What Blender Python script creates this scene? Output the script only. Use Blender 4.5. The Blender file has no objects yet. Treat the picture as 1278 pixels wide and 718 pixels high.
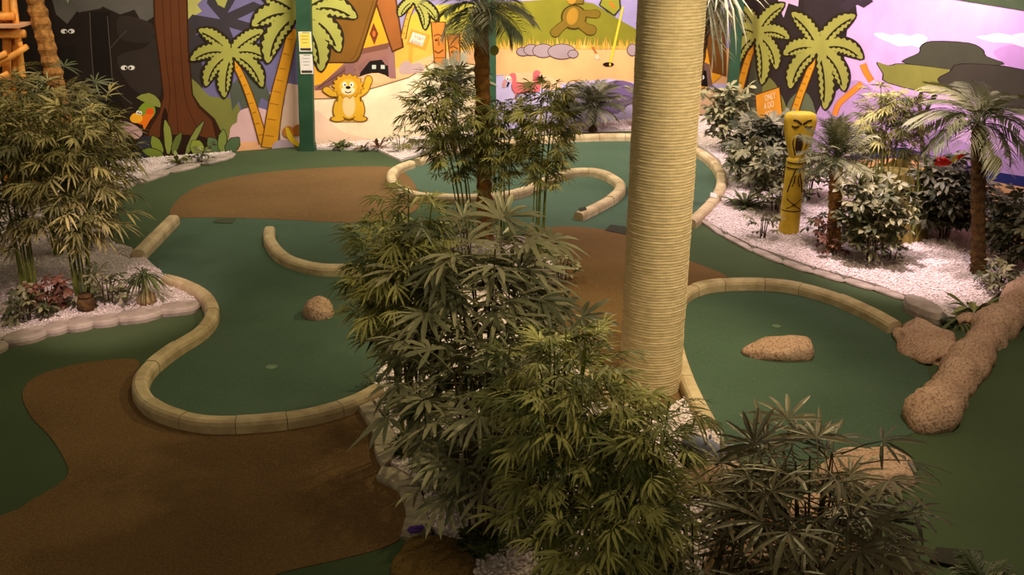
import bpy, bmesh, math, random
import numpy as np
from mathutils import Vector, Matrix, Quaternion, noise

# ---------------------------------------------------------------- camera
SC = bpy.context.scene
COL = SC.collection
F, PITCH, CAMH = 1400.0, math.radians(20.0), 4.3
cam_d = bpy.data.cameras.new('camera')
cam_d.sensor_width = 36.0
cam_d.lens = F / 1278.0 * 36.0
cam = bpy.data.objects.new('camera', cam_d)
cam.location = (0, 0, CAMH)
cam.rotation_euler = (math.radians(90) - PITCH, 0, 0)
COL.objects.link(cam)
SC.camera = cam

# ---------------------------------------------------------------- world + lights + exposure
SC.view_settings.view_transform = 'Standard'
SC.view_settings.look = 'None'
SC.view_settings.exposure = 0.0
SC.view_settings.gamma = 1.0
SC.view_settings.use_curve_mapping = False
w = bpy.data.worlds.new('hall_light')
SC.world = w
w.use_nodes = True
w.node_tree.nodes['Background'].inputs[0].default_value = (1.0, 0.86, 0.58, 1)
w.node_tree.nodes['Background'].inputs[1].default_value = 0.16


def aim(o, tgt):
    o.rotation_euler = (Vector(tgt) - o.location).to_track_quat('-Z', 'Y').to_euler()


def spot(loc, tgt, power, col, angle=70, blend=0.6, size=0.12):
    d = bpy.data.lights.new('ceiling_or_fill_spot', 'SPOT')
    d.energy = power
    d.color = col
    d.spot_size = math.radians(angle)
    d.spot_blend = blend
    d.shadow_soft_size = size
    o = bpy.data.objects.new('ceiling_or_fill_spot', d)
    o.location = loc
    COL.objects.link(o)
    aim(o, tgt)


def area(loc, tgt, power, col, sx, sy):
    d = bpy.data.lights.new('ceiling_wash', 'AREA')
    d.shape = 'RECTANGLE'
    d.size, d.size_y = sx, sy
    d.energy = power
    d.color = col
    o = bpy.data.objects.new('ceiling_wash', d)
    o.location = loc
    COL.objects.link(o)
    aim(o, tgt)


WARM = (1.0, 0.80, 0.48)
YELL = (1.0, 0.82, 0.42)
PINK = (1.0, 0.76, 0.80)
# wall washers over the mural
area((-1.2, 16.4, 4.4), (-1.5, 19.7, 0.8), 340, (1.0, 0.90, 0.74), 2.6, 0.4)
area((2.2, 17.8, 4.4), (2.2, 20.9, 0.9), 190, (1.0, 0.83, 0.62), 3.0, 0.4)
area((3.7, 14.4, 4.4), (5.3, 17.4, 1.5), 330, (1.0, 0.80, 0.86), 2.6, 0.4)
area((-6.0, 14.6, 4.4), (-6.6, 17.9, 0.9), 75, (1.0, 0.84, 0.62), 2.4, 0.4)
# spots over the beds and greens
spot((3.5, 11.6, 4.8), (4.75, 12.5, 0.0), 1500, PINK, 36, 0.9)
spot((3.4, 11.6, 5.0), (3.6, 14.6, 0.2), 330, PINK, 70, 0.8)
spot((-3.4, 8.2, 3.2), (-4.3, 11.3, 0.0), 620, (1.0, 0.73, 0.68), 34, 0.8)
spot((-4.4, 9.4, 5.4), (-5.2, 14.0, 0.8), 300, (1.0, 0.80, 0.54), 62)
spot((-1.0, 11.2, 5.4), (-2.2, 12.0, 0.0), 270, (1.0, 0.84, 0.52), 92)
spot((2.9, 11.6, 5.2), (0.0, 8.6, 0.8), 560, YELL, 80)
spot((2.7, 6.4, 5.6), (1.3, 9.1, 1.9), 800, (1.0, 0.84, 0.56), 44, 0.8)
spot((1.4, 4.6, 5.8), (0.5, 7.2, 1.3), 260, (1.0, 0.84, 0.52), 46, 0.9)  # added fill that brightens the front leaves, not a known fixture
spot((2.6, 12.6, 5.2), (2.2, 13.5, 0.0), 130, WARM, 90)
spot((3.8, 8.0, 5.0), (3.7, 9.3, 0.0), 400, (1.0, 0.78, 0.56), 100)
spot((-2.6, 5.6, 5.2), (-3.2, 8.0, 0.0), 110, (1.0, 0.78, 0.48), 84)


# ---------------------------------------------------------------- picture -> place
def ray(x, y):
    v = (y - 359.0) / F
    return Vector(((x - 639.0) / F, math.cos(PITCH) - v * math.sin(PITCH), -(math.sin(PITCH) + v * math.cos(PITCH))))


CAM = Vector((0, 0, CAMH))


def G(x, y, z=0.0):                       # a point on the level z
    d = ray(x, y)
    return CAM + d * ((z - CAMH) / d.z)


def P(x, y, Y):                           # a point at depth Y
    d = ray(x, y)
    return CAM + d * (Y / d.y)


def mpp(p):                               # metres per pixel at a point
    return (p.y * math.cos(PITCH) + (CAMH - p.z) * math.sin(PITCH)) / F


def lin(c):
    return tuple(((v / 255.0) / 12.92 if v / 255.0 <= 0.04045 else ((v / 255.0 + 0.055) / 1.055) ** 2.4) for v in c)


# ---------------------------------------------------------------- materials
MATS = {}


def mat(key, c1, c2=None, scale=8.0, rough=0.75, bump=0.0, bscale=60.0, detail=4.0, spec=0.3, rand=False, stretch=None, ramp=(0.35, 0.65), metal=0.0):
    if key in MATS:
        return MATS[key]
    m = bpy.data.materials.new(key)
    m.use_nodes = True
    nt = m.node_tree
    b = nt.nodes['Principled BSDF']
    b.inputs['Roughness'].default_value = rough
    b.inputs['Specular IOR Level'].default_value = spec
    b.inputs['Metallic'].default_value = metal
    c2 = c2 or c1
    tc = nt.nodes.new('ShaderNodeTexCoord')
    mp = nt.nodes.new('ShaderNodeMapping')
    nt.links.new(tc.outputs['Object'], mp.inputs[0])
    if stretch:
        mp.inputs['Scale'].default_value = stretch
    nz = nt.nodes.new('ShaderNodeTexNoise')
    nz.inputs['Scale'].default_value = scale
    nz.inputs['Detail'].default_value = detail
    nt.links.new(mp.outputs[0], nz.inputs['Vector'])
    cr = nt.nodes.new('ShaderNodeValToRGB')
    cr.color_ramp.elements[0].position = ramp[0]
    cr.color_ramp.elements[1].position = ramp[1]
    cr.color_ramp.elements[0].color = (*lin(c1), 1)
    cr.color_ramp.elements[1].color = (*lin(c2), 1)
    if rand:
        oi = nt.nodes.new('ShaderNodeObjectInfo')
        mx = nt.nodes.new('ShaderNodeMath')
        mx.operation = 'MULTIPLY_ADD'
        mx.inputs[1].default_value = 0.5
        nt.links.new(nz.outputs['Fac'], mx.inputs[0])
        m2 = nt.nodes.new('ShaderNodeMath')
        m2.operation = 'MULTIPLY'
        m2.inputs[1].default_value = 0.5
        nt.links.new(oi.outputs['Random'], m2.inputs[0])
        nt.links.new(m2.outputs[0], mx.inputs[2])
        nt.links.new(mx.outputs[0], cr.inputs[0])
    else:
        nt.links.new(nz.outputs['Fac'], cr.inputs[0])
    nt.links.new(cr.outputs[0], b.inputs['Base Color'])
    if bump:
        n2 = nt.nodes.new('ShaderNodeTexNoise')
        n2.inputs['Scale'].default_value = bscale
        n2.inputs['Detail'].default_value = 3
        nt.links.new(mp.outputs[0], n2.inputs['Vector'])
        bp = nt.nodes.new('ShaderNodeBump')
        bp.inputs['Strength'].default_value = bump
        bp.inputs['Distance'].default_value = 0.02
        nt.links.new(n2.outputs['Fac'], bp.inputs['Height'])
        nt.links.new(bp.outputs[0], b.inputs['Normal'])
    MATS[key] = m
    return m


def paintmat(c):
    k = 'paint_%02x%02x%02x' % tuple(int(v) for v in c)
    lo = tuple(v * 0.93 for v in c)
    return mat(k, lo, c, scale=2.2, rough=0.8, spec=0.15, detail=5)


def speckle(key, c1, c2, c3, s1=1.2, s2=180.0, rough=0.95, bump=0.5):
    """broad wear c1..c2 with fine fibre specks of c3"""
    m = bpy.data.materials.new(key)
    m.use_nodes = True
    nt = m.node_tree
    b = nt.nodes['Principled BSDF']
    b.inputs['Roughness'].default_value = rough
    b.inputs['Specular IOR Level'].default_value = 0.12
    tc = nt.nodes.new('ShaderNodeTexCoord')
    n1 = nt.nodes.new('ShaderNodeTexNoise')
    n1.inputs['Scale'].default_value = s1
    n1.inputs['Detail'].default_value = 6
    n2 = nt.nodes.new('ShaderNodeTexNoise')
    n2.inputs['Scale'].default_value = s2
    n2.inputs['Detail'].default_value = 2
    for n in (n1, n2):
        nt.links.new(tc.outputs['Object'], n.inputs['Vector'])
    r1 = nt.nodes.new('ShaderNodeValToRGB')
    r1.color_ramp.elements[0].position = 0.35
    r1.color_ramp.elements[1].position = 0.68
    r1.color_ramp.elements[0].color = (*lin(c1), 1)
    r1.color_ramp.elements[1].color = (*lin(c2), 1)
    nt.links.new(n1.outputs['Fac'], r1.inputs[0])
    r2 = nt.nodes.new('ShaderNodeValToRGB')
    r2.color_ramp.elements[0].position = 0.45
    r2.color_ramp.elements[1].position = 0.75
    nt.links.new(n2.outputs['Fac'], r2.inputs[0])
    mx = nt.nodes.new('ShaderNodeMix')
    mx.data_type = 'RGBA'
    nt.links.new(r2.outputs[0], mx.inputs['Factor'])
    nt.links.new(r1.outputs[0], mx.inputs['A'])
    mx.inputs['B'].default_value = (*lin(c3), 1)
    nt.links.new(mx.outputs['Result'], b.inputs['Base Color'])
    bp = nt.nodes.new('ShaderNodeBump')
    bp.inputs['Strength'].default_value = bump
    bp.inputs['Distance'].default_value = 0.01
    nt.links.new(n2.outputs['Fac'], bp.inputs['Height'])
    nt.links.new(bp.outputs[0], b.inputs['Normal'])
    MATS[key] = m
    return m


M_TURF = speckle('dark_green_turf', (62, 76, 50), (72, 86, 58), (86, 98, 68), 0.8, 160)
M_GREEN = speckle('putting_green_lit_tone', (64, 84, 66), (74, 94, 76), (90, 108, 90), 1.0, 160)  # bluer than the outer turf: lighting difference put into the colour
M_BROWN = speckle('brown_turf', (94, 70, 42), (110, 84, 52), (134, 104, 68), 0.9, 100)
M_WOOD = mat('curb_timber', (170, 148, 110), (204, 182, 142), scale=5, stretch=(1, 1, 1), rough=0.8, bump=0.25, bscale=40)
M_ROCK = speckle('pebbledash_rock', (184, 148, 122), (206, 172, 144), (122, 94, 74), 3.0, 45, bump=1.0)
M_ROCKB = speckle('brown_rock', (112, 88, 48), (132, 104, 58), (84, 66, 36), 2.0, 50, bump=0.8)
M_SLAB = mat('pale_slab_stone', (150, 134, 122), (180, 164, 152), scale=6, rough=0.9, bump=0.4, bscale=24)
M_SLATE = mat('grey_slate', (150, 138, 116), (186, 174, 150), scale=9, rough=0.9, bump=0.5, bscale=30, stretch=(1, 3, 1))
M_GRAVEL = mat('white_gravel', (232, 212, 208), (254, 244, 242), scale=40, rough=0.85)
M_GRAVBED = mat('gravel_bed', (196, 176, 170), (236, 220, 214), scale=60, rough=0.95, bump=1.0, bscale=70)
M_ROPE = mat('rope_wrap', (186, 164, 118), (214, 192, 146), scale=14, rough=0.85, bump=0.2, bscale=90, stretch=(1, 1, 6), spec=0.2)
M_LEAF = mat('bamboo_leaf', (76, 84, 36), (206, 198, 114), scale=2, rough=0.5, rand=True, spec=0.35, ramp=(0.3, 0.75))
M_LEAFY = mat('yellow_bamboo_leaf', (86, 84, 44), (184, 170, 108), scale=2, rough=0.5, rand=True, spec=0.35, ramp=(0.3, 0.75))
M_LEAFD = mat('dark_palm_leaf', (72, 76, 48), (164, 158, 116), scale=2, rough=0.45, rand=True, spec=0.4, ramp=(0.3, 0.78))
M_LEAFB = mat('brown_green_palm_leaf', (72, 66, 44), (152, 138, 100), scale=2, rough=0.45, rand=True, spec=0.4, ramp=(0.3, 0.75))
M_LEAFS = mat('grey_green_shrub_leaf', (56, 60, 42), (138, 132, 106), scale=2, rough=0.5, rand=True, spec=0.3, ramp=(0.3, 0.78))
M_FROND = mat('palm_frond', (74, 82, 48), (160, 158, 116), scale=2, rough=0.5, rand=True, spec=0.35, ramp=(0.3, 0.75))
M_STEM = mat('bamboo_stem', (76, 92, 28), (128, 132, 48), scale=9, rough=0.5)
M_STEMD = mat('dark_stem', (52, 42, 24), (84, 68, 38), scale=12, rough=0.8)
M_TRUNK = mat('palm_trunk_fibre', (130, 88, 42), (182, 128, 66), scale=14, rough=0.9, bump=0.7, bscale=40)
M_TRUNKD = mat('dark_trunk_fibre', (66, 46, 24), (104, 76, 40), scale=14, rough=0.9, bump=0.7, bscale=40)
M_MOSS = mat('moss_skirt', (50, 60, 28), (104, 108, 58), scale=25, rough=0.8)
M_GREENPOST = mat('green_painted_post', (34, 66, 46), (44, 78, 54), scale=3, rough=0.55)
M_YELLOW = mat('totem_yellow', (198, 160, 36), (222, 188, 58), scale=6, rough=0.5)
M_CARVE = mat('carved_black', (44, 26, 10), (58, 36, 14), scale=6, rough=0.7)
M_RED = mat('parrot_red', (208, 24, 16), (232, 40, 24), scale=6, rough=0.5)
M_CANE = mat('bamboo_cane', (222, 140, 54), (246, 176, 84), scale=7, rough=0.45)
M_NUT = mat('green_coconut', (132, 138, 50), (160, 164, 70), scale=6, rough=0.5)
M_BULB = mat('bulb_bark', (150, 124, 84), (182, 154, 108), scale=14, rough=0.85, bump=0.5)
M_MAT = mat('dark_rubber', (44, 42, 32), (52, 50, 38), scale=12, rough=0.9)
M_WORN = mat('worn_turf_mat', (58, 66, 44), (70, 74, 50), scale=12, rough=0.95)
M_BLUE = mat('blue_grey_paint', (112, 114, 130), (134, 136, 152), scale=9, rough=0.6)
M_PURPLE = mat('purple_card', (84, 44, 140), (96, 56, 156), scale=9, rough=0.5)
M_WHITE = mat('white_plastic', (214, 212, 200), (228, 226, 216), scale=9, rough=0.5)
M_CUP = mat('cup_grey', (96, 116, 90), (112, 132, 104), scale=9, rough=0.6)
M_CROTON = mat('red_leaf', (96, 62, 48), (156, 104, 84), scale=3, rough=0.5, rand=True)
M_STRAW = mat('straw_bark', (92, 80, 34), (140, 120, 56), scale=10, rough=0.85, bump=0.6, bscale=30, stretch=(1, 1, .15))
M_BLACK = mat('black_paint', (14, 12, 10), (18, 16, 14), scale=6, rough=0.6)
M_EYEWHITE = mat('white_paint', (244, 240, 230), (250, 246, 238), scale=6, rough=0.6)


# ---------------------------------------------------------------- object helpers
def obj(name, V, Fc, m, parent=None, smooth=False, fm=None):
    me = bpy.data.meshes.new(name)
    me.from_pydata([tuple(v) for v in V], [], Fc)
    for k in (m if isinstance(m, (list, tuple)) else [m]):
        me.materials.append(k)
    if fm is not None:
        me.polygons.foreach_set('material_index', fm)
    if smooth:
        me.polygons.foreach_set('use_smooth', [True] * len(me.polygons))
    me.update()
    o = bpy.data.objects.new(name, me)
    COL.objects.link(o)
    if parent:
        o.parent = parent
    return o


def inst(name, me, parent, M):
    o = bpy.data.objects.new(name, me)
    COL.objects.link(o)
    o.parent = parent
    o.matrix_basis = M
    return o


def tag(o, label, cat, group=None):
    o['label'] = label
    o['category'] = cat
    if group:
        o['group'] = group
    return o


def thing(name, label, cat, loc, group=None):
    o = bpy.data.objects.new(name, None)
    o.empty_display_size = 0.1
    COL.objects.link(o)
    o.location = loc
    return tag(o, label, cat, group)


class MB:
    def __init__(s):
        s.V, s.F = [], []

    def box(s, c, h, R=None):
        b = len(s.V)
        for x in (-1, 1):
            for y in (-1, 1):
                for z in (-1, 1):
                    v = Vector((x * h[0], y * h[1], z * h[2]))
                    s.V.append(Vector(c) + (R @ v if R else v))
        s.F += [[b + i for i in f] for f in ((0, 1, 3, 2), (4, 6, 7, 5), (0, 4, 5, 1), (2, 3, 7, 6), (0, 2, 6, 4), (1, 5, 7, 3))]
        return s

    def tube(s, pts, rad, n=8, caps=True):
        pts = [Vector(p) for p in pts]
        b = len(s.V)
        up = Vector((0.13, 0.31, 0.94)).normalized()
        for i, p in enumerate(pts):
            t = (pts[min(i + 1, len(pts) - 1)] - pts[max(i - 1, 0)]).normalized()
            ref = up if abs(t.dot(up)) < 0.93 else Vector((1, 0.1, 0))
            u = t.cross(ref).normalized()
            v = t.cross(u)
            r = rad[i] if isinstance(rad, (list, tuple)) else rad
            for k in range(n):
                a = 2 * math.pi * k / n
                s.V.append(p + u * math.cos(a) * r + v * math.sin(a) * r)
        for i in range(len(pts) - 1):
            for k in range(n):
                a, c = b + i * n + k, b + i * n + (k + 1) % n
                s.F.append([a, c, c + n, a + n])
        if caps:
            s.F.append([b + k for k in range(n)][::-1])
            s.F.append([b + (len(pts) - 1) * n + k for k in range(n)])
        return s

    def leaf(s, o, d, nrm, L, wd, droop=0.3, fold=0.15, st=((0.3, 1.0), (0.68, 0.75)), twist=0.0):
        o, d = Vector(o), Vector(d).normalized()
        side = d.cross(Vector(nrm))
        if side.length < 1e-4:
            side = d.cross(Vector((1, 0, 0)))
        side.normalize()
        nn = side.cross(d)
        b = len(s.V)
        cen = lambda t: o + d * (L * t) + Vector((0, 0, -1)) * (droop * t * t * L)
        s.V.append(cen(0))
        prev = None
        for t, wf in st:
            c = cen(t)
            i = len(s.V)
            s.V += [c + side * (wd * wf / 2) + nn * (fold * wd * wf), c, c - side * (wd * wf / 2) + nn * (fold * wd * wf)]
            if prev is None:
                s.F += [[b, i + 1, i], [b, i + 2, i + 1]]
            else:
                s.F += [[prev, prev + 1, i + 1, i], [prev + 1, prev + 2, i + 2, i + 1]]
            prev = i
        i = len(s.V)
        s.V.append(cen(1))
        s.F += [[prev, prev + 1, i], [prev + 1, prev + 2, i]]
        return s

    def ball(s, c, r, n=10, m=7):
        c = Vector(c)
        r = Vector(r) if hasattr(r, '__len__') else Vector((r, r, r))
        b = len(s.V)
        s.V.append(c + Vector((0, 0, r.z)))
        for i in range(1, m):
            th = math.pi * i / m
            for k in range(n):
                a = 2 * math.pi * k / n
                s.V.append(c + Vector((r.x * math.sin(th) * math.cos(a), r.y * math.sin(th) * math.sin(a), r.z * math.cos(th))))
        s.V.append(c - Vector((0, 0, r.z)))
        e = len(s.V) - 1
        for k in range(n):
            k2 = (k + 1) % n
            s.F.append([b, b + 1 + k, b + 1 + k2])
            for i in range(m - 2):
                q = b + 1 + i * n
                s.F.append([q + k, q + n + k, q + n + k2, q + k2])
            q = b + 1 + (m - 2) * n
            s.F.append([q + k, e, q + k2])
        return s

    def build(s, name, m, parent=None, smooth=False):
        return obj(name, s.V, s.F, m, parent, smooth)

    def mesh(s, name, m):
        me = bpy.data.meshes.new(name)
        me.from_pydata([tuple(v) for v in s.V], [], s.F)
        me.materials.append(m)
        return me


def catmull(pts, n=6, closed=False):
    pts = [Vector(p) for p in pts]
    N = len(pts)
    out = []
    rng = range(N if closed else N - 1)
    g = (lambda i: pts[i % N]) if closed else (lambda i: pts[max(0, min(N - 1, i))])
    for i in rng:
        p0, p1, p2, p3 = g(i - 1), g(i), g(i + 1), g(i + 2)
        for k in range(n):
            t = k / n
            out.append(0.5 * ((2 * p1) + (p2 - p0) * t + (2 * p0 - 5 * p1 + 4 * p2 - p3) * t * t + (3 * p1 - p0 - 3 * p2 + p3) * t ** 3))
    if not closed:
        out.append(pts[-1])
    return out


def arclen(pts, step):
    """resample a polyline at equal steps"""
    d = [0.0]
    for a, b in zip(pts, pts[1:]):
        d.append(d[-1] + (b - a).length)
    n = max(1, round(d[-1] / step))
    out, j = [], 0
    for i in range(n + 1):
        s = d[-1] * i / n
        while j < len(d) - 2 and d[j + 1] < s:
            j += 1
        t = (s - d[j]) / max(1e-9, d[j + 1] - d[j])
        out.append(pts[j].lerp(pts[j + 1], min(1, t)))
    return out


# ---------------------------------------------------------------- setting: floor and felt
fl = obj('floor', [(-11, 4.5, 0), (9, 4.5, 0), (9, 23, 0), (-11, 23, 0)], [[0, 1, 2, 3]], M_TURF)
fl['kind'] = 'structure'


def ground_poly(name, px, z, m, parent, smooth=4, thick=None):
    pts = catmull([G(x, y, 0) for x, y in px], smooth, True) if smooth else [G(x, y, 0) for x, y in px]
    n = len(pts)
    V = [(p.x, p.y, z) for p in pts] + [(p.x, p.y, 0.0005) for p in pts]
    Fc = [list(range(n))] + [[i, i + n, (i + 1) % n + n, (i + 1) % n] for i in range(n)]
    # keep the top face upward
    A = sum(pts[i].x * pts[(i + 1) % n].y - pts[(i + 1) % n].x * pts[i].y for i in range(n))
    if A < 0:
        Fc = [f[::-1] for f in Fc]
    o = obj(name, V, Fc, m, parent)
    return o


ground_poly('putting_green', [(217, 272), (172, 312), (200, 340), (250, 360), (262, 385), (245, 410), (205, 435), (178, 462), (185, 490), (215, 510), (265, 523), (320, 521), (390, 514),
                              (440, 500), (470, 485), (520, 400), (500, 300), (440, 274), (340, 272)], 0.004, M_GREEN, fl)
ground_poly('putting_green', [(862, 275), (888, 250), (900, 225), (890, 200), (865, 183), (820, 172), (780, 168), (700, 169), (620, 177), (550, 190), (505, 205), (490, 218), (505, 238), (555, 244),
                              (600, 262), (640, 282), (720, 284), (780, 293), (850, 290)], 0.004, M_GREEN, fl)
ground_poly('putting_green', [(852, 364), (880, 353), (930, 350), (985, 353), (1040, 368), (1090, 389), (1130, 420), (1160, 470), (1150, 530), (1130, 545), (1050, 570), (960, 585), (890, 530), (868, 490),
                              (850, 450), (836, 400)], 0.004, M_GREEN, fl)
fp = [ground_poly('felt_patch', [(60, 465), (110, 453), (172, 450), (166, 478), (186, 508), (240, 526), (330, 530), (400, 524), (460, 500), (476, 520), (484, 560), (502, 590), (520, 640), (508, 666),
                                 (480, 684), (420, 700), (350, 716), (300, 735), (0, 790), (-150, 800), (-200, 700), (0, 645), (40, 625), (72, 606), (85, 592), (80, 573), (62, 545), (40, 522), (28, 496), (36, 478)],
                  0.007, M_BROWN, fl),
      ground_poly('felt_patch', [(214, 270), (225, 247), (260, 229), (320, 217), (400, 210), (470, 208), (500, 213), (520, 235), (520, 262), (480, 276), (440, 279), (340, 274), (270, 272)], 0.007, M_BROWN, fl),
      ground_poly('felt_patch', [(660, 290), (690, 284), (725, 284), (780, 293), (860, 326), (908, 346), (880, 353), (850, 364), (836, 400), (846, 450), (860, 490), (800, 510), (700, 480), (650, 420), (630, 340)],
                  0.0075, M_BROWN, fl, 3),
      ground_poly('felt_patch', [(850, 600), (900, 610), (950, 640), (990, 660), (1060, 675), (1130, 700), (1170, 730), (1180, 780), (840, 780), (820, 660)], 0.007, M_BROWN, fl)]
for o in fl.children:
    o['kind'] = 'structure'

# ---------------------------------------------------------------- setting: mural walls
A0, B0 = G(300, 188.5), G(905, 140)
C0 = G(1276, 305)
du, dv = (B0 - A0).normalized(), (C0 - B0).normalized()
WL = A0 - du * 5.6
WR = C0 + dv * 1.8
WH = 2.8
PAINT_STEP = 0.0005


def wall(name, p, q, h, m):
    n = Vector((q - p).cross(Vector((0, 0, 1)))).normalized()     # towards the hall
    if n.dot(Vector((0, 0, 0)) - p) < 0:
        n = -n
    bk = -n * 0.12
    V = [p, q, q + Vector((0, 0, h)), p + Vector((0, 0, h))]
    V += [v + bk for v in V]
    o = obj(name, V, [[0, 1, 2, 3], [5, 4, 7, 6], [3, 2, 6, 7], [0, 3, 7, 4], [1, 5, 6, 2]], m)
    o['kind'] = 'structure'
    return o, n


wall_back, nB = wall('wall_back', WL, B0, WH, paintmat((206, 178, 140)))
wall_right, nR = wall('wall_right', B0, WR, WH, paintmat((222, 178, 226)))


class Painter:
    def __init__(s, wobj, p, n):
        s.w, s.p, s.n, s.layer = wobj, p, n, 1

    def at(s, x, y, off=0.0):
        d = ray(x, y)
        t = ((s.p - CAM).dot(s.n)) / d.dot(s.n)
        q = CAM + d * t + s.n * off
        q.z = max(0.002, min(WH - 0.002, q.z))
        return q

    def paint(s, name, layers, smooth=0):
        """layers: (pts, colour[, smooth]) painted one over the next, all one part of the wall"""
        V, Fc, ms, fm = [], [], [], []
        for ly in layers:
            pts, c = ly[0], ly[1]
            sm = ly[2] if len(ly) > 2 else smooth
            if sm:
                pts = [(v.x, v.y) for v in catmull([(x, y, 0) for x, y in pts], sm, True)]
            off = PAINT_STEP * 0.25 * s.layer
            s.layer += 1
            b = len(V)
            V += [s.at(x, y, off) for x, y in pts]
            f = list(range(b, b + len(pts)))
            a = sum(pts[i][0] * pts[(i + 1) % len(pts)][1] - pts[(i + 1) % len(pts)][0] * pts[i][1] for i in range(len(pts)))
            Fc.append(f[::-1] if a > 0 else f)
            mm = paintmat(c)
            if mm not in ms:
                ms.append(mm)
            fm.append(ms.index(mm))
        o = obj(name, V, Fc, ms, s.w, fm=fm)
        o['kind'] = 'structure'
        return o


def ell(cx, cy, rx, ry, n=16, rot=0.0):
    return [(cx + rx * math.cos(a) * math.cos(rot) - ry * math.sin(a) * math.sin(rot), cy + rx * math.cos(a) * math.sin(rot) + ry * math.sin(a) * math.cos(rot)) for a in [2 * math.pi * k / n for k in range(n)]]


def stroke(pts, w0, w1=None, n=6):
    """a brush stroke: polyline with a width"""
    w1 = w0 if w1 is None else w1
    c = catmull([(x, y, 0) for x, y in pts], n)
    L, R = [], []
    for i, p in enumerate(c):
        t = (c[min(i + 1, len(c) - 1)] - c[max(0, i - 1)]).normalized()
        wd = (w0 + (w1 - w0) * i / (len(c) - 1)) / 2
        L.append((p.x - t.y * wd, p.y + t.x * wd))
        R.append((p.x + t.y * wd, p.y - t.x * wd))
    return L + R[::-1]


def frond_px(c, tip, bend, wd, teeth=9, grow=0.0):
    """serrated cartoon palm leaf, as an outline in picture units; it arches upward by bend"""
    c, tip = Vector((*c, 0)), Vector((*tip, 0))
    d = tip - c
    nrm = Vector((-d.y, d.x, 0)).normalized()
    if nrm.y > 0:
        nrm = -nrm
    ctl = (c + tip) / 2 + nrm * abs(bend) * d.length
    L, R = [], []
    for i in range(teeth * 2 + 1):
        t = i / (teeth * 2)
        p = c * (1 - t) ** 2 + ctl * 2 * t * (1 - t) + tip * t * t
        tg = ((ctl - c) * (1 - t) + (tip - ctl) * t).normalized()
        nn = Vector((-tg.y, tg.x, 0))
        prof = min(1, 0.3 + 2.6 * t) * max(.12, 1 - max(0, (t - 0.62) / .38) ** 2 * .85)
        saw = 1.0 if i % 2 else 0.74
        h = wd * 0.58 * prof * (saw if grow == 0 else 1) + grow
        L.append(tuple((p + nn * h)[:2]))
        R.append(tuple((p - nn * h)[:2]))
    e = tip + d.normalized() * (grow * 1.3)
    return L + [(e.x, e.y)] + R[::-1]


def rib_px(c, tip, bend, wd):
    """the dark jagged shade along one side of the leaf's midrib"""
    c, tip = Vector((*c, 0)), Vector((*tip, 0))
    d = tip - c
    nrm = Vector((-d.y, d.x, 0)).normalized()
    if nrm.y > 0:
        nrm = -nrm
    ctl = (c + tip) / 2 + nrm * abs(bend) * d.length
    A, B = [], []
    for i in range(13):
        t = .2 + .7 * i / 12
        p = c * (1 - t) ** 2 + ctl * 2 * t * (1 - t) + tip * t * t
        A.append(tuple((p - nrm * wd * .10)[:2]))
        B.append(tuple((p - nrm * wd * ((.30 if i % 2 else .2) if i not in (0, 12) else .12))[:2]))
    return A + B[::-1]


LEAFC, DARK = (160, 158, 76), (42, 33, 20)


def painted_palm(pt, c, tips, wd, trunk=None, tw=(7, 10), tc=(214, 148, 34), leaf=LEAFC):
    ly = []
    if trunk:
        ly.append((stroke(trunk, tw[0] + 2.5, tw[1] + 2.5), (104, 62, 18)))
        ly.append((stroke(trunk, tw[0], tw[1]), tc))
        c_ = catmull([(x, y, 0) for x, y in trunk], 6)
        for i in range(2, len(c_) - 1, 2):
            t = (c_[i + 1] - c_[i - 1]).normalized()
            wd_ = tw[0] + (tw[1] - tw[0]) * i / len(c_)
            a, b = c_[i] + Vector((-t.y, t.x, 0)) * wd_ * .45, c_[i] - Vector((-t.y, t.x, 0)) * wd_ * .2
            ly.append((stroke([(a.x, a.y), (b.x, b.y)], 1.0, 1.0, 1), (150, 96, 20)))
    for tx, ty, b in tips:
        ly.append((frond_px(c, (tx, ty), b, wd, 9, 2.2), DARK))
    for tx, ty, b in tips:
        ly.append((frond_px(c, (tx, ty), b, wd), leaf))
        ly.append((rib_px(c, (tx, ty), b, wd), DARK))
    ly.append((ell(c[0], c[1], wd * .32, wd * .3), leaf))
    return pt.paint('painted_palm_tree', ly)


pb = Painter(wall_back, A0, nB)
pr = Painter(wall_right, B0, nR)
# --- back wall, broad fields first
pb.paint('painted_jungle', [
    ([(-260, 260), (-260, -30), (240, -30), (240, 260)], (38, 29, 24)),
    ([(60, -20), (240, -20), (236, 20), (216, 24), (205, 12), (190, 22), (178, 30), (168, 12), (150, 18), (128, 8), (112, 22), (96, 14), (84, 30), (70, 18)], (92, 88, 82)),
    ([(100, 15), (112, 45), (118, 20), (122, 40), (130, 10)], (38, 29, 24)),
    ([(60, 60), (95, 55), (98, 130), (60, 110)], (32, 25, 21)),
    ([(146, 72), (180, 60), (195, 50), (200, 120), (165, 110)], (52, 43, 38), 4),
    ([(150, 20), (190, 30), (188, 52), (150, 48)], (50, 41, 36), 4),
    ([(113, 15), (137, 15), (140, 110), (160, 140), (120, 160)], (27, 20, 16)),
    (stroke([(112, 15), (114, 60), (118, 110)], 0.9), (92, 84, 76)),
    (stroke([(134, 20), (138, 70), (143, 108), (165, 130)], 0.9), (92, 84, 76)),
    (stroke([(138, 60), (150, 46), (158, 38)], 0.9), (78, 70, 62)),
], 0)
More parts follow.
